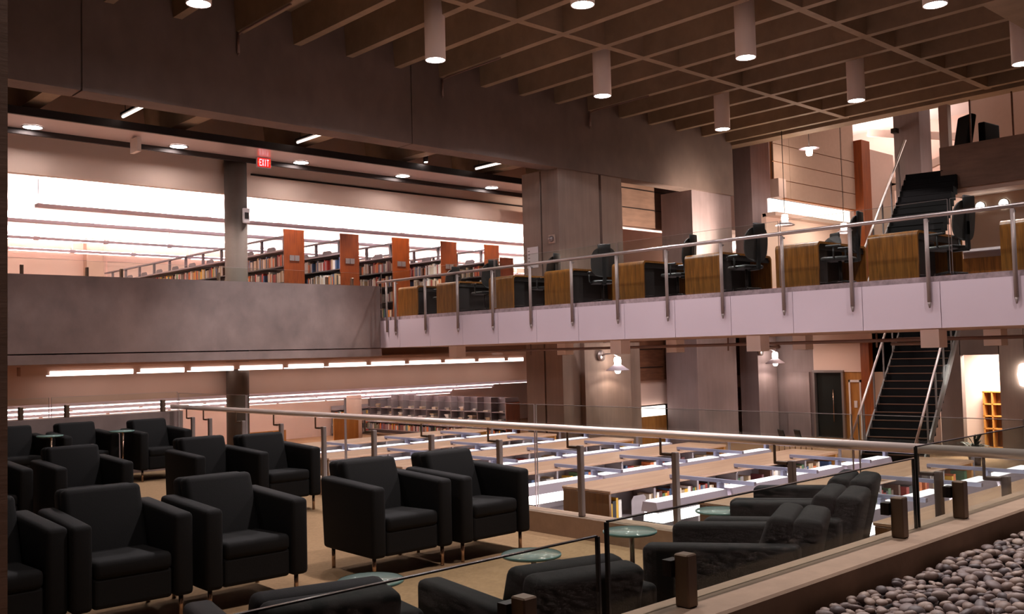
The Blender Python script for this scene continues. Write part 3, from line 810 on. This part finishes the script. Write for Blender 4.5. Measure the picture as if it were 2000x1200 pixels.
# ================================================================== BOOKS
BK = [('tan', (176, 150, 120)), ('red', (150, 44, 36)), ('cream', (222, 206, 188)), ('brown', (96, 62, 48)), ('grey', (140, 132, 130)),
      ('blue', (64, 84, 120)), ('green', (70, 104, 70)), ('orange', (206, 112, 60)), ('white', (232, 226, 222)), ('maroon', (92, 36, 40)), ('black', (40, 36, 40)), ('yellow', (222, 172, 50))]
BM = {}
for nme, c in BK:
    M['bk_'+nme] = plain(nme+' book cloth', c, .6, var=.05)
M['page'] = plain('book pages', (226, 214, 196), .8)
def book_mesh(nme):
    """spine faces -x: cover shell with page block; unit size 1 x 1 x 1, base centre"""
    if nme in BM: return BM[nme]
    mb = MB()
    mb.box(-.5, -.44, -.5, .5, 0, 1); mb.box(-.44, .5, -.5, -.40, 0, 1); mb.box(-.44, .5, .40, .5, 0, 1)
    mb.mi = 1; mb.box(-.44, .46, -.40, .40, .02, .97); mb.mi = 0
    mb.box(-.505, -.5, -.38, .38, .62, .80)
    bmesh.ops.recalc_face_normals(mb.bm, faces=mb.bm.faces)
    me = bpy.data.meshes.new('book'); mb.bm.to_mesh(me); mb.bm.free()
    me.materials.append(M['bk_'+nme]); me.materials.append(M['page'])
    BM[nme] = me; return me
def book(x, y, z, d, w, h, nme, label, group, rz=0, tilt=0):
    o = bpy.data.objects.new('book', book_mesh(nme)); COL.objects.link(o)
    o.location = (x, y, z); o.scale = (d, w, h); o.rotation_euler = (tilt if abs(math.cos(rz)) > .5 else 0, 0, rz)
    return tag(o, label, 'book', group)
rb = random.Random(11)
PAL_UP = ['tan', 'red', 'cream', 'brown', 'white', 'cream', 'tan', 'maroon', 'white', 'orange', 'cream', 'white', 'blue', 'grey', 'cream', 'black']
PAL_LOW = ['yellow', 'orange', 'cream', 'green', 'red', 'white', 'blue', 'tan', 'yellow', 'black', 'maroon', 'grey']
def book_row_stuff(mb, x, y0, y1, z, d, along, hh=(.24, .33), gap=.12):
    """anonymous far books of a row in one mesh with several slots"""
    p = y0
    while p < y1-.09:
        w = rb.uniform(.045, .09); h = rb.uniform(*hh)
        if rb.random() < gap*.35: p += rb.uniform(.08, .3)
        mb.mi = rb.randrange(len(BK))
        if along == 'y': mb.box(x-d/2, x+d/2, p, p+w, z, z+h)
        else: mb.box(p, p+w, x-d/2, x+d/2, z, z+h)
        p += w+.004
    mb.mi = 0
# ================================================================== UPPER STACKS
ordn = ['first', 'second', 'third', 'fourth', 'fifth', 'sixth']
stuff = MB()
ST = [14.25, 16.18, 18.13, 20.12, 22.05, 23.9]
DSH = .30
nb_total = 0
for k, x0 in enumerate(ST):
    yb = 25.05 if k < 5 else 26.3
    y1 = 40.0
    if k == 0: lab = 'tall grey bookcase right behind the round column, wood end panel with label'
    else: lab = '%s bookcase after the round column on the upper floor, wood end panel' % ordn[k]
    t = thing('bookcase', lab, 'bookcase', (x0, yb, L1), 0, 'upper floor bookcases')
    W = .68; H = 2.66 if k < 5 else 2.42
    mb = MB(); mb.rbox(0, W, 0, .04, 0, H, .006, 1); e = mb.build('end_panel', 'wood_end', t)
    mb = MB()
    mb.box(.18, .33, -.02, 0, H-.92, H-.76); mb.box(.35, .5, -.02, 0, H-.92, H-.76); mb.build('label_holder', 'steel', e)
    nbay = 11; pitch = (y1-yb)/nbay
    mb = MB(); mb.box(W/2-.01, W/2+.01, .04, y1-yb, .1, 2.0); mb.build('back_panel', 'dark_shelf', t)
    for z in (.1, .62, 1.11, 1.59):
        mb = MB(); mb.box(.03, W-.03, .04, y1-yb, z-.03, z); mb.build('shelf', 'dark_shelf', t)
    mb = MB(); mb.box(.0, W, .04, y1-yb, 2.02, 2.065); mb.build('top_shelf', 'gray_shelf', t)
    for b in range(nbay):
        yy = .55+b*pitch
        mb = MB(); mb.box(W/2-.04, W/2+.04, yy, yy+.07, 2.06, H-.16); mb.build('upright', 'gray_dark', t)
        mb = MB(); mb.prism([(yy+.12, 2.065), (yy+.62, 2.065), (yy+.62, 2.15), (yy+.55, 2.2), (yy+.2, 2.2), (yy+.12, 2.15)], 'x', W/2-.25, W/2-.23); mb.build('book_stop', 'gray_dark', t)
    mb = MB(); mb.box(W/2-.05, W/2+.05, .04, y1-yb, H-.16, H-.11); mb.build('top_rail', 'gray_dark', t)
    # books on the face toward the parapet
    lim = {0: 4.3, 1: 2.2, 2: 1.9, 3: 1.6, 4: 1.3, 5: 0.0}[k]
    for zi, z in enumerate((1.59, 1.11)):
        p = yb+.10
        rowname = 'top' if zi == 0 else 'second'
        while p < yb+lim:
            w = rb.uniform(.05, .085); h = rb.uniform(.25, .36)
            if rb.random() < .05: p += rb.uniform(.08, .22)
            nme = rb.choice(PAL_UP)
            book(x0+.05+.12, p+w/2, L1+z+.001, .23, w-.004, h, nme, '%s book on the %s shelf of the %s upper bookcase' % (nme, rowname, ordn[k]), 'books on the upper bookcases')
            nb_total += 1
            p += w
        book_row_stuff(stuff, x0+.17, max(p, yb+.1)+.05, y1-.1, L1+z, .22, 'y')
    for z in (.62, .1): book_row_stuff(stuff, x0+.17, yb+.12, y1-.1 if k < 2 else yb+6, L1+z, .22, 'y')
o = stuff.build('books', ['bk_'+n_ for n_, _ in BK]); o['kind'] = 'stuff'; o['label'] = 'packed rows of far books on the upper floor bookcases'
o['category'] = 'books'
# ================================================================== LOWER STACKS (low cases with beech tops)
X0, X1 = 9.1, 14.75
TZ = .2
low = [(3.75, 'low bookcase partly behind the low glass guard clamp posts'), (5.85, 'low bookcase whose end shows under the glass table by the blue books'), (8.02, 'low bookcase with dark brown end panel just past the handrail posts'),
       (10.2, 'low bookcase second behind the brown end panel'), (12.36, 'low bookcase third behind the brown end panel'), (14.5, 'low bookcase fourth behind the brown end panel'), (16.7, 'farthest low bookcase before the book strewn grey shelving')]
stuff2 = MB()
for k, (y0, lab) in enumerate(low):
    D = .84; y0 += .06
    t = thing('low_bookcase', lab, 'bookcase', (X0, y0, LL), 0, 'low bookcases of the lower floor')
    H = TZ-LL
    mb = MB(); mb.rbox(0, X1-X0, 0, D, H-.04, H, .008, 1); mb.build('top', 'wood_top', t)
    mb = MB(); mb.rbox(.0, .045, .02, D-.02, 0, H-.04, .005, 1); e = mb.build('end_panel', 'wood_brown', t)
    mb = MB(); mb.rbox(X1-X0-.045, X1-X0, .02, D-.02, 0, H-.04, .005, 1); mb.build('end_panel', 'wood_gold', t)
    if k == 2:
        mb = MB(); mb.box(-.02, 0, .3, .34, H-.45, H-.38); mb.build('hook', 'steel', e)
    mb = MB(); mb.box(.05, X1-X0-.05, D/2-.01, D/2+.01, .08, H-.07); mb.build('back_panel', 'gray_shelf', t)
    for z in (.08, .40, .72, 1.05, 1.33):
        mb = MB(); mb.box(.045, X1-X0-.045, .05, D-.05, z-.025, z); mb.build('shelf', 'gray_shelf', t)
    n = 6
    for i in range(1, n):
        mb = MB(); xx = i*(X1-X0)/n; mb.box(xx-.02, xx+.02, .05, D-.05, .08, H-.07); mb.build('divider', 'gray_shelf', t)
    # books on the side facing the pebble bed: individually for the two nearest cases
    for zi, z in enumerate((1.33, .72)):
        zz = z if zi == 0 else .72
        if k in (1, 2, 0):
            p = X0+.08; cnt = 0; lim = {0: 16, 1: 22, 2: 30}[k] if zi == 0 else {0: 10, 1: 12, 2: 6}[k]
            if k == 0: p = X0+2.6
            while p < X1-.2 and cnt < lim:
                w = rb.uniform(.04, .075); h = rb.uniform(.19, .255)
                if k == 2 and zi == 0 and cnt == 4: p += .55      # bookend gap
                if rb.random() < .10: p += rb.uniform(.05, .22)
                nme = PAL_LOW[(cnt*5+k*3+zi*2) % len(PAL_LOW)] if cnt > 3 or k != 2 else ['yellow', 'black', 'yellow', 'white'][cnt]
                book(p+w/2, y0+.06+.11, LL+zz+.001, .2, w-.004, h, nme, '%s book on the %s of the low bookcase %s' % (nme, 'top shelf' if zi == 0 else 'lower shelf', ('behind the clamp posts', 'by the blue books', 'with brown end panel')[k]), 'books on the low bookcases', PI/2)
                p += w; cnt += 1; nb_total += 1
            if cnt >= lim: book_row_stuff(stuff2, y0+.16, p+.06, X1-.1, LL+zz, .2, 'x', (.19, .25), .5)
        else:
            book_row_stuff(stuff2, y0+.16, X0+.1, X1-.1, LL+zz, .2, 'x', (.17, .25), .9)
    if k == 2:
        t2 = thing('bookend', 'grey sheet metal bookend beside the yellow books', 'bookend', (X0+.52, y0+.17, LL+1.33))
        mb = MB(); mb.box(-.01, .26, -.06, .06, 0, .006); mb.build('foot', 'steel', t2)
        mb = MB(); mb.prism([(-.01, 0), (.28, 0), (.28, .20), (.24, .235), (.04, .235), (-.01, .18)], 'y', -.08, -.074); mb.build('plate', 'gray_shelf', t2)
        o = thing('label_card', 'white card holder hanging below the yellow books', 'card', (X0+.12, y0+.03, LL+1.21))
        mb = MB(); mb.box(0, .3, -.02, .0, -.02, .1); mb.build('card', 'paper', o)
print('books individual', nb_total)
o = stuff2.build('books', ['bk_'+n_ for n_, _ in BK]); o['kind'] = 'stuff'; o['label'] = 'rows of smaller books on the farther low bookcases'; o['category'] = 'books'
# aisle lamps
def make_aisle(label, loc, Lx=1.42):
    t = thing('aisle_light', label, 'light', loc, 0, 'aisle lights between the low bookcases')
    mb = MB(); mb.prism([(-.13, .05), (.13, .05), (.10, .17), (-.10, .17)], 'x', 0, Lx); mb.build('housing', 'lampgray', t)
    mb = MB(); mb.prism([(-.145, -.07), (.145, -.07), (.125, .05), (-.125, .05)], 'x', .06, Lx-.06); mb.build('lens', 'lens', t)
    mb = MB(); mb.box(.05, Lx-.05, -.095, .095, .17, .18); mb.build('top_glow', 'lamp_top_glow', t)  # glowing strip added on the housing top, no lens there
    mb = MB(); mb.box(Lx+.02, Lx+.07, -.50, .82, .24, .285); mb.build('arm', 'arm', t)
    mb = MB(); mb.box(Lx-.04, Lx+.07, -.02, .02, .05, .25); mb.build('hanger', 'arm', t)
    mb = MB(); mb.box(Lx+.03, Lx+.06, .78, .82, -.05, .26); mb.build('post', 'gray_shelf', t)
    return t
ap = None
asl = ['the aisle beside the pebble bed guard', 'the aisle in front of the brown end panel', 'the aisle just behind the brown end panel', 'the second aisle behind the brown end panel', 'the third aisle behind the brown end panel', 'the fourth aisle behind the brown end panel']
pos = ['nearest', 'second nearest', 'third', 'farthest']
for a_i, yc in enumerate((5.2, 7.35, 9.53, 11.7, 13.85, 16.05)):
    for q in range(4):
        lab = '%s glowing lamp in %s' % (pos[q], asl[a_i])
        loc = (8.97+q*1.50, yc, -.02)
        if ap is None: ap = make_aisle(lab, loc)
        else: copy_tree(ap, loc, None, lab)
# far grey shelving of the lower floor
t = thing('shelving', 'long grey shelving strewn with books at the back of the lower floor, wood end panel', 'bookcase', (24.3, 26.6, LL))
mb = MB(); mb.rbox(0, .7, 0, .04, 0, 1.62, .005, 1); mb.build('end_panel', 'wood_end', t)
for i in range(12):
    mb = MB(); mb.box(.0, .7, .04+i*.8, .07+i*.8, .9, 1.78); mb.build('upright', 'gray_dark', t)
mb = MB(); mb.box(.34, .36, .04, 9.5, .1, 1.78); mb.build('back_panel', 'gray_dark', t)
for z in (.3, .62, .92, 1.24):
    mb = MB(); mb.box(0.02, .7, .04, 9.5, z-.03, z); mb.build('shelf', 'gray_shelf', t)
st3 = MB()
for z in (.3, .62): book_row_stuff(st3, 24.46, 26.7, 36.0, LL+z, .2, 'y', (.17, .26))
for i in range(11):
    for z in (.92, 1.24):
        yb = 26.75+i*.8+rb.uniform(0, .3)
        for s_ in range(rb.randint(1, 3)):
            st3.mi = rb.choice([2, 8, 0, 4]); st3.box(24.36, 24.58, yb, yb+rb.uniform(.16, .3), LL+z+s_*.05, LL+z+s_*.05+.045)
st3.mi = 0
o = st3.build('books', ['bk_'+n_ for n_, _ in BK]); o['kind'] = 'stuff'; o['label'] = 'books lying and standing on the long grey shelving'; o['category'] = 'books'
t = thing('book_shelving', 'wall shelves of red and tan books beyond the far round column', 'bookcase', (23.2, 36.3, LL))
mb = MB(); mb.box(0, 5, .55, .58, 0, 1.3); mb.build('back_panel', 'gray_shelf', t)
for z in (.1, .45, .8, 1.15):
    q = MB(); q.box(0, 5, .2, .56, z-.03, z); q.build('shelf', 'gray_shelf', t)
st4 = MB()
for z in (.1, .45, .8): book_row_stuff(st4, 36.62, 23.3, 28, LL+z, .2, 'x', (.18, .26))
o = st4.build('books', ['bk_'+n_ for n_, _ in BK]); o['kind'] = 'stuff'; o['label'] = 'red and tan books on the far wall shelves'; o['category'] = 'books'
# ================================================================== STAIRS
def stair(name, label, loc, rz, n, rise, run, width, nose='nosing', sides=(-1, 1)):
    t = thing(name, label, 'staircase', loc, rz)
    for i in range(n):
        mb = MB(); mb.box(i*run, (i+1)*run+.02, -width/2, width/2, max(0, (i-1)*rise), (i+1)*rise)
        o = mb.build('step', 'stair', t)
        mb = MB(); mb.box(i*run-.012, i*run+.03, -width/2, width/2, (i+1)*rise-.014, (i+1)*rise+.006); mb.build('nosing', nose, o)
    L, H = n*run, n*rise
    for s in sides:
        y = s*(width/2+.02)
        mb = MB(); mb.hexa([(-.1, y-.02, -.12), (L, y-.02, H-.30), (L, y+.02, H-.30), (-.1, y+.02, -.12), (-.1, y-.02, .16), (L, y-.02, H+.06), (L, y+.02, H+.06), (-.1, y+.02, .16)]); mb.build('stringer', 'railpost', t)
        mb = MB(); mb.cyl((-.25, y, 1.02), (L, y, H+1.1), .03, 10); mb.build('handrail', 'rail', t)
        mb = MB(); mb.hexa([(.05, y+s*.05-.006, .1), (L, y+s*.05-.006, H+.1), (L, y+s*.05+.006, H+.1), (.05, y+s*.05+.006, .1), (.05, y+s*.05-.006, 1.2), (L, y+s*.05-.006, H+1.22), (L, y+s*.05+.006, H+1.22), (.05, y+s*.05+.006, 1.2)]); mb.build('pane', 'glass_lo', t)
        for i in range(0, n, 4):
            x = (i+.5)*run
            mb = MB(); mb.box(x-.02, x+.02, y-.02, y+.02, (i+.5)*rise, (i+.5)*rise+1.1); mb.build('post', 'railpost', t)
    return t
az = math.radians(10.5)
stair('staircase', 'black carpeted staircase with bronze handrails climbing from the lower floor', (22.0, 10.88, LL), az, 24, .19, .2375, 1.46)
stair('staircase', 'upper staircase with slim glass rails climbing to the balcony', (23.97, 11.41, L1), az, 20, .196, .24, 1.46, 'stair', (1,))

# ================================================================== SIGNS AND SMALL THINGS
t = thing('exit_sign', 'red lit exit sign hanging from the metal soffit', 'sign', (13.22, 24.3, 7.3), 0)
mb = MB(); mb.rbox(-.22, .22, -.03, .03, 0, .29, .01, 1); mb.build('housing', 'lampgray', t)
mb = MB(); mb.box(-.20, .20, -.036, -.03, .022, .272); mb.build('face', 'exit_red', t)
def letters(txt, x0, w, h, z, y, parent):
    gl = {'E': [(0, 0, .22, 1), (0, 0, 1, .14), (0, .43, .8, .57), (0, .86, 1, 1)], 'I': [(.35, 0, .65, 1)], 'T': [(0, .86, 1, 1), (.38, 0, .62, 1)]}
    for i, c in enumerate(txt):
        mb = MB(); xx = x0+i*w*1.16
        if c == 'X':
            for s_ in (1, -1):
                p = [(0, 0), (.24, 0), (1, 1), (.76, 1)]
                pts = [(xx+(q[0] if s_ > 0 else 1-q[0])*w, z+q[1]*h) for q in p]
                mb.prism([(a_, b2) for a_, b2 in pts], 'y', y-.004, y)
        else:
            for a0, b0, a1, b1 in gl[c]: mb.box(xx+a0*w, xx+a1*w, y-.004, y, z+b0*h, z+b1*h)
        mb.build('letter', 'exit_white', parent)
letters('EXIT', -.145, .064, .19, .05, -.037, t)
for s in (-1, 1):
    mb = MB(); mb.prism([(s*.165, .12), (s*.19, .15), (s*.165, .18)], 'y', -.041, -.037); mb.build('arrow', 'exit_arrow', t)
mb = MB(); mb.box(-.04, .04, -.02, .02, .29, .305); mb.build('mount', 'steel', t)
t = thing('hanging_sign', 'small pale hanging panel under the metal soffit', 'sign', (9.46, 24.0, 7.2))
mb = MB(); mb.box(-.05, .05, -.35, .1, 0, .36); mb.build('panel', 'white_box', t)
mb = MB(); mb.box(-.02, .02, -.1, -.06, .36, .4); mb.build('mount', 'steel', t)
t = thing('wall_speaker', 'small pale box fixed to the round column', 'speaker', (12.86, 24.72, 5.76))
mb = MB(); mb.rbox(-.1, .1, -.09, .04, 0, .42, .02, 2); mb.build('housing', 'paper', t)
mb = MB(); mb.box(-.06, .06, -.096, -.088, .12, .3); mb.build('grille', 'darkmetal', t)
t = thing('alarm_bell', 'small chrome dome on the concrete pier', 'alarm', (21.18, 20.9, 5.45))
mb = MB(); mb.lathe([(0, .13), (.06, .11), (.09, .06), (.1, 0), (0, 0)], 20); o = mb.build('dome', 'steel', t); o.rotation_euler = (0, -PI/2, 0)
mb = MB(); mb.box(-.01, .02, -.13, .13, -.13, .13); mb.build('back_plate', 'bulk', t)
t = thing('notice_sheet', 'white notice board on the concrete pier', 'sign', (21.19, 21.77, 4.62))
mb = MB(); mb.box(-.012, .008, -.24, .24, 0, .66); mb.build('sheet', 'paper', t)
mb = MB(); [mb.box(-.016, -.012, .12, .2, .08+.11*i, .11+.11*i) for i in range(5)]; mb.build('print', 'railpost', t)
t = thing('security_camera', 'small dark camera high on the grey column by the balcony', 'camera', (32.98, 15.3, 9.4))
mb = MB(); mb.box(-.35, -.1, -.09, .09, -.08, .08); mb.build('body', 'blackplastic', t)
mb = MB(); mb.box(-.12, .02, -.03, .03, .05, .1); mb.build('bracket', 'steel', t)
# conduit runs under the ribs
for i, (x, lab) in enumerate([(10.52, 'conduit on the beam face nearest its dark end'), (16.6, 'conduit on the beam face below the nearest can light'), (22.6, 'conduit on the beam face above the concrete pier')]):
    t = thing('conduit', lab, 'pipe', (x, 20.46, 9.5), 0, 'conduits on the big beam')
    mb = MB(); mb.cyl((0, 0, -.42), (0, 0, .05), .035, 8); mb.cyl((0, 0, -.48), (0, 0, -.42), .01, 8, .035); mb.build('drop', 'pipe', t)
    mb = MB(); mb.tube([(0, 0, .03), (0, -.2, .06), (0, -2.4, .06)], .022, 8); mb.build('run', 'pipe', t)
# square lamps under the walkway
bp = None
for x, y, lab in [(17.5, 7.62, 'pale square box under the walkway, in front of the stair'), (17.5, 11.3, 'pale square box under the walkway beside the second pier lamp'), (17.5, 15.08, 'pale square box under the walkway beside the first pier lamp'),
               (17.5, 21.15, 'pale square box under the walkway nearest the parapet'), (20.3, 7.6, 'pale square box under the back of the walkway by the bright opening'), (20.3, 11.9, 'pale square box under the back of the walkway by the tan wall'),
               (20.3, 15.6, 'pale square box under the back of the walkway by the second pier'), (20.3, 19.6, 'pale square box under the back of the walkway by the first pier')]:
    if bp is None:
        bp = thing('box_light', lab, 'ceiling light', (x, y, 1.86), 0, 'square boxes under the walkway')
        mb = MB(); mb.rbox(-.17, .17, -.17, .17, 0, .33, .006, 1); mb.build('housing', 'white_box', bp)
        mb = MB(); mb.lathe([(0, -.005), (.12, -.005), (.12, .001), (0, .001)], 20); mb.build('baffle', 'darkmetal', bp)
    else: copy_tree(bp, (x, y, 1.86), None, lab)
t = thing('sprinkler_pipe', 'long dark pipe running below the white walkway', 'pipe', (18.9, 4, 2.02))
mb = MB(); mb.cyl((0, 0, 0), (0, 18.6, 0), .035, 8); mb.build('run', 'pipe', t)
for y in (2.2, 5.4, 9.0, 12.4, 15.6):
    mb = MB(); mb.cyl((0, y, -.14), (0, y, .16), .02, 8); mb.build('drop', 'pipe', t)
for y in (4.4, 8.1):
    mb = MB(); mb.tube([(0, y, 0), (.6, y, 0), (.7, y, -.08), (1.7, y+1.5, -.08)], .035, 8); mb.build('branch', 'pipe', t)
# balcony armchairs
t = thing('balcony_chair', 'tilted black armchair behind the concrete balcony', 'armchair', (29.1, 11.5, 6.9), 1.0, 'black chairs on the balcony')
mb = MB(); mb.rbox(-.3, .3, -.3, .3, .2, .55, .04, 2); mb.build('seat', 'black', t)
mb = MB(); mb.rbox(-.33, .33, -.1, .1, .5, 1.75, .06, 2, Matrix.Rotation(.2, 3, 'X')); mb.build('backrest', 'black', t)
for s in (-1, 1):
    mb = MB(); mb.cyl((s*.25, 0, 0), (s*.25, 0, .22), .03, 8); mb.build('leg', 'chrome', t)
t = thing('balcony_chair', 'square backed black chair behind the concrete balcony', 'armchair', (29.75, 10.85, 6.9), -.1, 'black chairs on the balcony')
mb = MB(); mb.rbox(-.45, .45, -.4, .3, .2, .6, .04, 2); mb.build('seat', 'black', t)
mb = MB(); mb.rbox(-.45, .45, .1, .3, .5, 1.5, .03, 2); mb.build('backrest', 'black', t)
for s in (-1, 1):
    mb = MB(); mb.cyl((s*.35, 0, 0), (s*.35, 0, .22), .03, 8); mb.build('leg', 'chrome', t)
t = thing('bench', 'low dark bench on the balcony toward the frame edge', 'bench', (29.6, 9.6, 6.9))
mb = MB(); mb.rbox(-.3, .3, -.9, .55, .2, .92, .04, 2); mb.build('seat', 'black', t)
mb = MB(); mb.box(-.25, .25, -.85, .5, 0, .2); mb.build('plinth', 'darkmetal', t)
# lower floor small things
for x, y, lab in ((26.9, 16.45, 'small dark chair beside the grey column, seen over the handrail'), (27.1, 16.0, 'second small dark chair beside the grey column, seen over the handrail')):
    t = thing('side_chair', lab, 'chair', (x, y, LL), 1.0, 'small dark chairs of the lower floor')
    mb = MB(); mb.rbox(-.2, .2, .14, .18, .45, .86, .02, 2, Matrix.Rotation(-.25, 3, 'X')); mb.build('backrest', 'blackplastic', t)
    mb = MB(); mb.rbox(-.22, .22, -.22, .2, .42, .46, .015, 1); mb.build('seat', 'blackplastic', t)
    for sx in (-1, 1):
        for sy in (-1, 1):
            mb = MB(); mb.cyl((sx*.19, sy*.18, 0), (sx*.19, sy*.18, .43), .014, 6); mb.build('leg', 'chrome', t)
t = thing('shelf_unit', 'wooden pigeonhole shelf in the bright opening', 'shelf', (32.05, 12.5, LL))
for y in (-.02, -.28, -.60):
    mb = MB(); mb.box(0, .3, y-.04, y, .05, 1.85); mb.build('side_panel', 'wood_gold', t)
for z in (.05, .65, 1.05, 1.43, 1.82):
    mb = MB(); mb.box(0, .3, -.62, 0, z, z+.035); mb.build('shelf', 'wood_gold', t)
mb = MB(); mb.box(.29, .31, -.62, 0, .05, 1.85); mb.build('back_panel', 'wood_brown', t)
t = thing('potted_plant', 'dark leafy potted plant at the foot of the stairs', 'plant', (27.9, 12.05-.9, LL))
mb = MB(); mb.lathe([(0, 0), (.14, 0), (.19, .34), (.17, .34), (.15, .3), (0, .3)], 16); mb.build('pot', 'pot', t)
mb = MB(); rp = random.Random(3)
for i in range(46):
    a_ = rp.uniform(0, 2*PI); e_ = rp.uniform(.2, 1.2); L = rp.uniform(.3, .6); z0 = rp.uniform(.3, .55)
    d = Vector((math.cos(a_)*math.cos(e_), math.sin(a_)*math.cos(e_), math.sin(e_))); sd = Vector((-math.sin(a_), math.cos(a_), 0))*.035
    p0 = Vector((0, 0, z0)); p1 = p0+d*L*.6; p2 = p0+d*L+Vector((0, 0, -.1))
    v = [mb.bm.verts.new(q) for q in (p0, p1+sd, p2, p1-sd)]; w_ = [mb.bm.verts.new(q.co+Vector((0, 0, .006))) for q in v]
    mb.bm.faces.new(v); mb.bm.faces.new(w_[::-1])
    for i_ in range(4): mb.bm.faces.new((v[i_], v[(i_+1) % 4], w_[(i_+1) % 4], w_[i_]))
mb.build('foliage', 'leaf', t)
t = thing('screen_panel', 'tan wood screen panel near the pale column of the lower floor', 'screen', (18.1, 28.6, LL))
mb = MB(); mb.box(0, 1.0, 0, .05, .35, 1.35); mb.build('panel', 'wood_gold', t)
for x in (.05, .95):
    mb = MB(); mb.box(x-.03, x+.03, -.2, .25, 0, .36); mb.build('foot', 'steel', t)
t = thing('screen_panel', 'tan wood screen panel just above the middle row armchair', 'screen', (15.3, 29.2, LL))
mb = MB(); mb.box(0, 1.3, 0, .05, .35, 1.05); mb.build('panel', 'wood_gold', t)
for x in (.05, 1.25):
    mb = MB(); mb.box(x-.03, x+.03, -.2, .25, 0, .36); mb.build('foot', 'steel', t)
# ================================================================== PEBBLES
def pebble_mesh(i):
    r = random.Random(100+i)
    bm = bmesh.new(); bmesh.ops.create_icosphere(bm, subdivisions=2, radius=1)
    sx, sy, sz = r.uniform(.85, 1.15), r.uniform(.62, .9), r.uniform(.42, .62)
    ph = [r.uniform(0, 6) for _ in range(4)]
    for v in bm.verts:
        c = v.co; k = 1+.07*math.sin(2.1*c.x+ph[0])+.06*math.sin(2.6*c.y+ph[1])+.05*math.sin(3*c.z+ph[2])
        v.co = Vector((c.x*sx*k, c.y*sy*k, c.z*sz*k))
    for f in bm.faces: f.smooth = True
    me = bpy.data.meshes.new('pebble'); bm.to_mesh(me); bm.free()
    return me
PC = [(158, 138, 130), (128, 110, 106), (172, 150, 138), (104, 92, 92), (146, 124, 114)]
PM = [plain('pebble stone %s' % 'abcde'[i], c, .5, var=.12, scale=2, bump=.1, bscale=20) for i, c in enumerate(PC)]
meshes = []
for i in range(10):
    me = pebble_mesh(i); me.materials.append(PM[i % 5]); meshes.append(me)
rp = random.Random(5)
pts = []
tries = 0
def inview(x, y, z=.72):
    d = Rw.transposed() @ (Vector((x, y, z))-Vector((0, 0, 1.95)))
    return 1000+F*d.x/d.z, 600+F*d.y/d.z, d.z
cand = []
for k in range(22000):
    x = rp.uniform(3.0, 9.6); y = rp.uniform(1.1, 2.40)
    r = rp.uniform(.021, .041)
    if all((x-a_)**2+(y-c_)**2 > ((r+q_)*.84)**2 for a_, c_, q_ in cand): cand.append((x, y, r))
vis = []; rest = []
for x, y, r in cand:
    u, v_, dz = inview(x, y)
    (vis if (u < 2012 and v_ < 1212 and u > 0) else rest).append((dz, x, y, r))
vis.sort()
ind = vis[:300]; rest += vis[300:]
lab = ['light grey pebble', 'dark grey pebble', 'pale tan pebble', 'charcoal pebble', 'brownish pebble']
for q, (dz, x, y, r) in enumerate(ind):
    mi = rp.randrange(10)
    o = bpy.data.objects.new('pebble', meshes[mi]); COL.objects.link(o)
    o.location = (x, y, .70+rp.uniform(-.012, .014)+(r-.04)*.5); o.scale = (r*1.12, r*1.12, r*1.12)
    o.rotation_euler = (rp.uniform(-.35, .35), rp.uniform(-.35, .35), rp.uniform(0, 6.28))
    band = 'against the kerb' if y > 2.28 else ('in the middle of the bed' if y > 1.95 else 'near the picture edge')
    tag(o, '%s %s, smooth river stone' % (lab[mi % 5], band), 'pebble', 'river pebbles in the planter bed')
bm = bmesh.new()
under = [(rp.uniform(2.6, 12), rp.uniform(.6, 2.43), rp.uniform(.03, .05)) for _ in range(2600)]
allr = [(x, y, .655, r) for x, y, r in under]+[(x, y, .70, r) for _, x, y, r in rest]
src = [[v.co.copy() for v in m_.vertices] for m_ in meshes]; pol = [[tuple(p.vertices) for p in m_.polygons] for m_ in meshes]
V = []; Fc = []
for x, y, z, r in allr:
    mi = rp.randrange(10); R3 = Matrix.Rotation(rp.uniform(0, 6.28), 3, 'Z') @ Matrix.Rotation(rp.uniform(-.4, .4), 3, 'X')
    b0 = len(V)
    V += [tuple(R3 @ (c*r*1.1)+Vector((x, y, z))) for c in src[mi]]; Fc += [tuple(i_+b0 for i_ in p) for p in pol[mi]]
bm.free()
me = bpy.data.meshes.new('pebbles'); me.from_pydata(V, [], Fc); me.polygons.foreach_set('use_smooth', [True]*len(Fc)); me.materials.append(PM[1])
o = bpy.data.objects.new('pebbles', me); COL.objects.link(o); o['kind'] = 'stuff'; o['label'] = 'smaller river pebbles filling the bed beneath and beyond'; o['category'] = 'pebbles'
print('pebbles', len(vis), len(ind), len(rest))
# ================================================================== WORLD AND VIEW
w = bpy.data.worlds.new('world'); S.world = w; w.use_nodes = True
bg = w.node_tree.nodes['Background']; bg.inputs[0].default_value = (1.0, .70, .56, 1); bg.inputs[1].default_value = .025
S.view_settings.view_transform = 'Standard'; S.view_settings.look = 'None'
S.view_settings.exposure = 0.22; S.view_settings.gamma = 1; S.view_settings.use_curve_mapping = False
S.cycles.max_bounces = 8; S.cycles.diffuse_bounces = 5; S.cycles.glossy_bounces = 3; S.cycles.transparent_max_bounces = 16
S.cycles.transmission_bounces = 4
S.cycles.sample_clamp_indirect = 4; S.cycles.caustics_reflective = False; S.cycles.caustics_refractive = False
S.cycles.use_denoising = True
try: S.cycles.use_light_tree = True
except Exception: pass
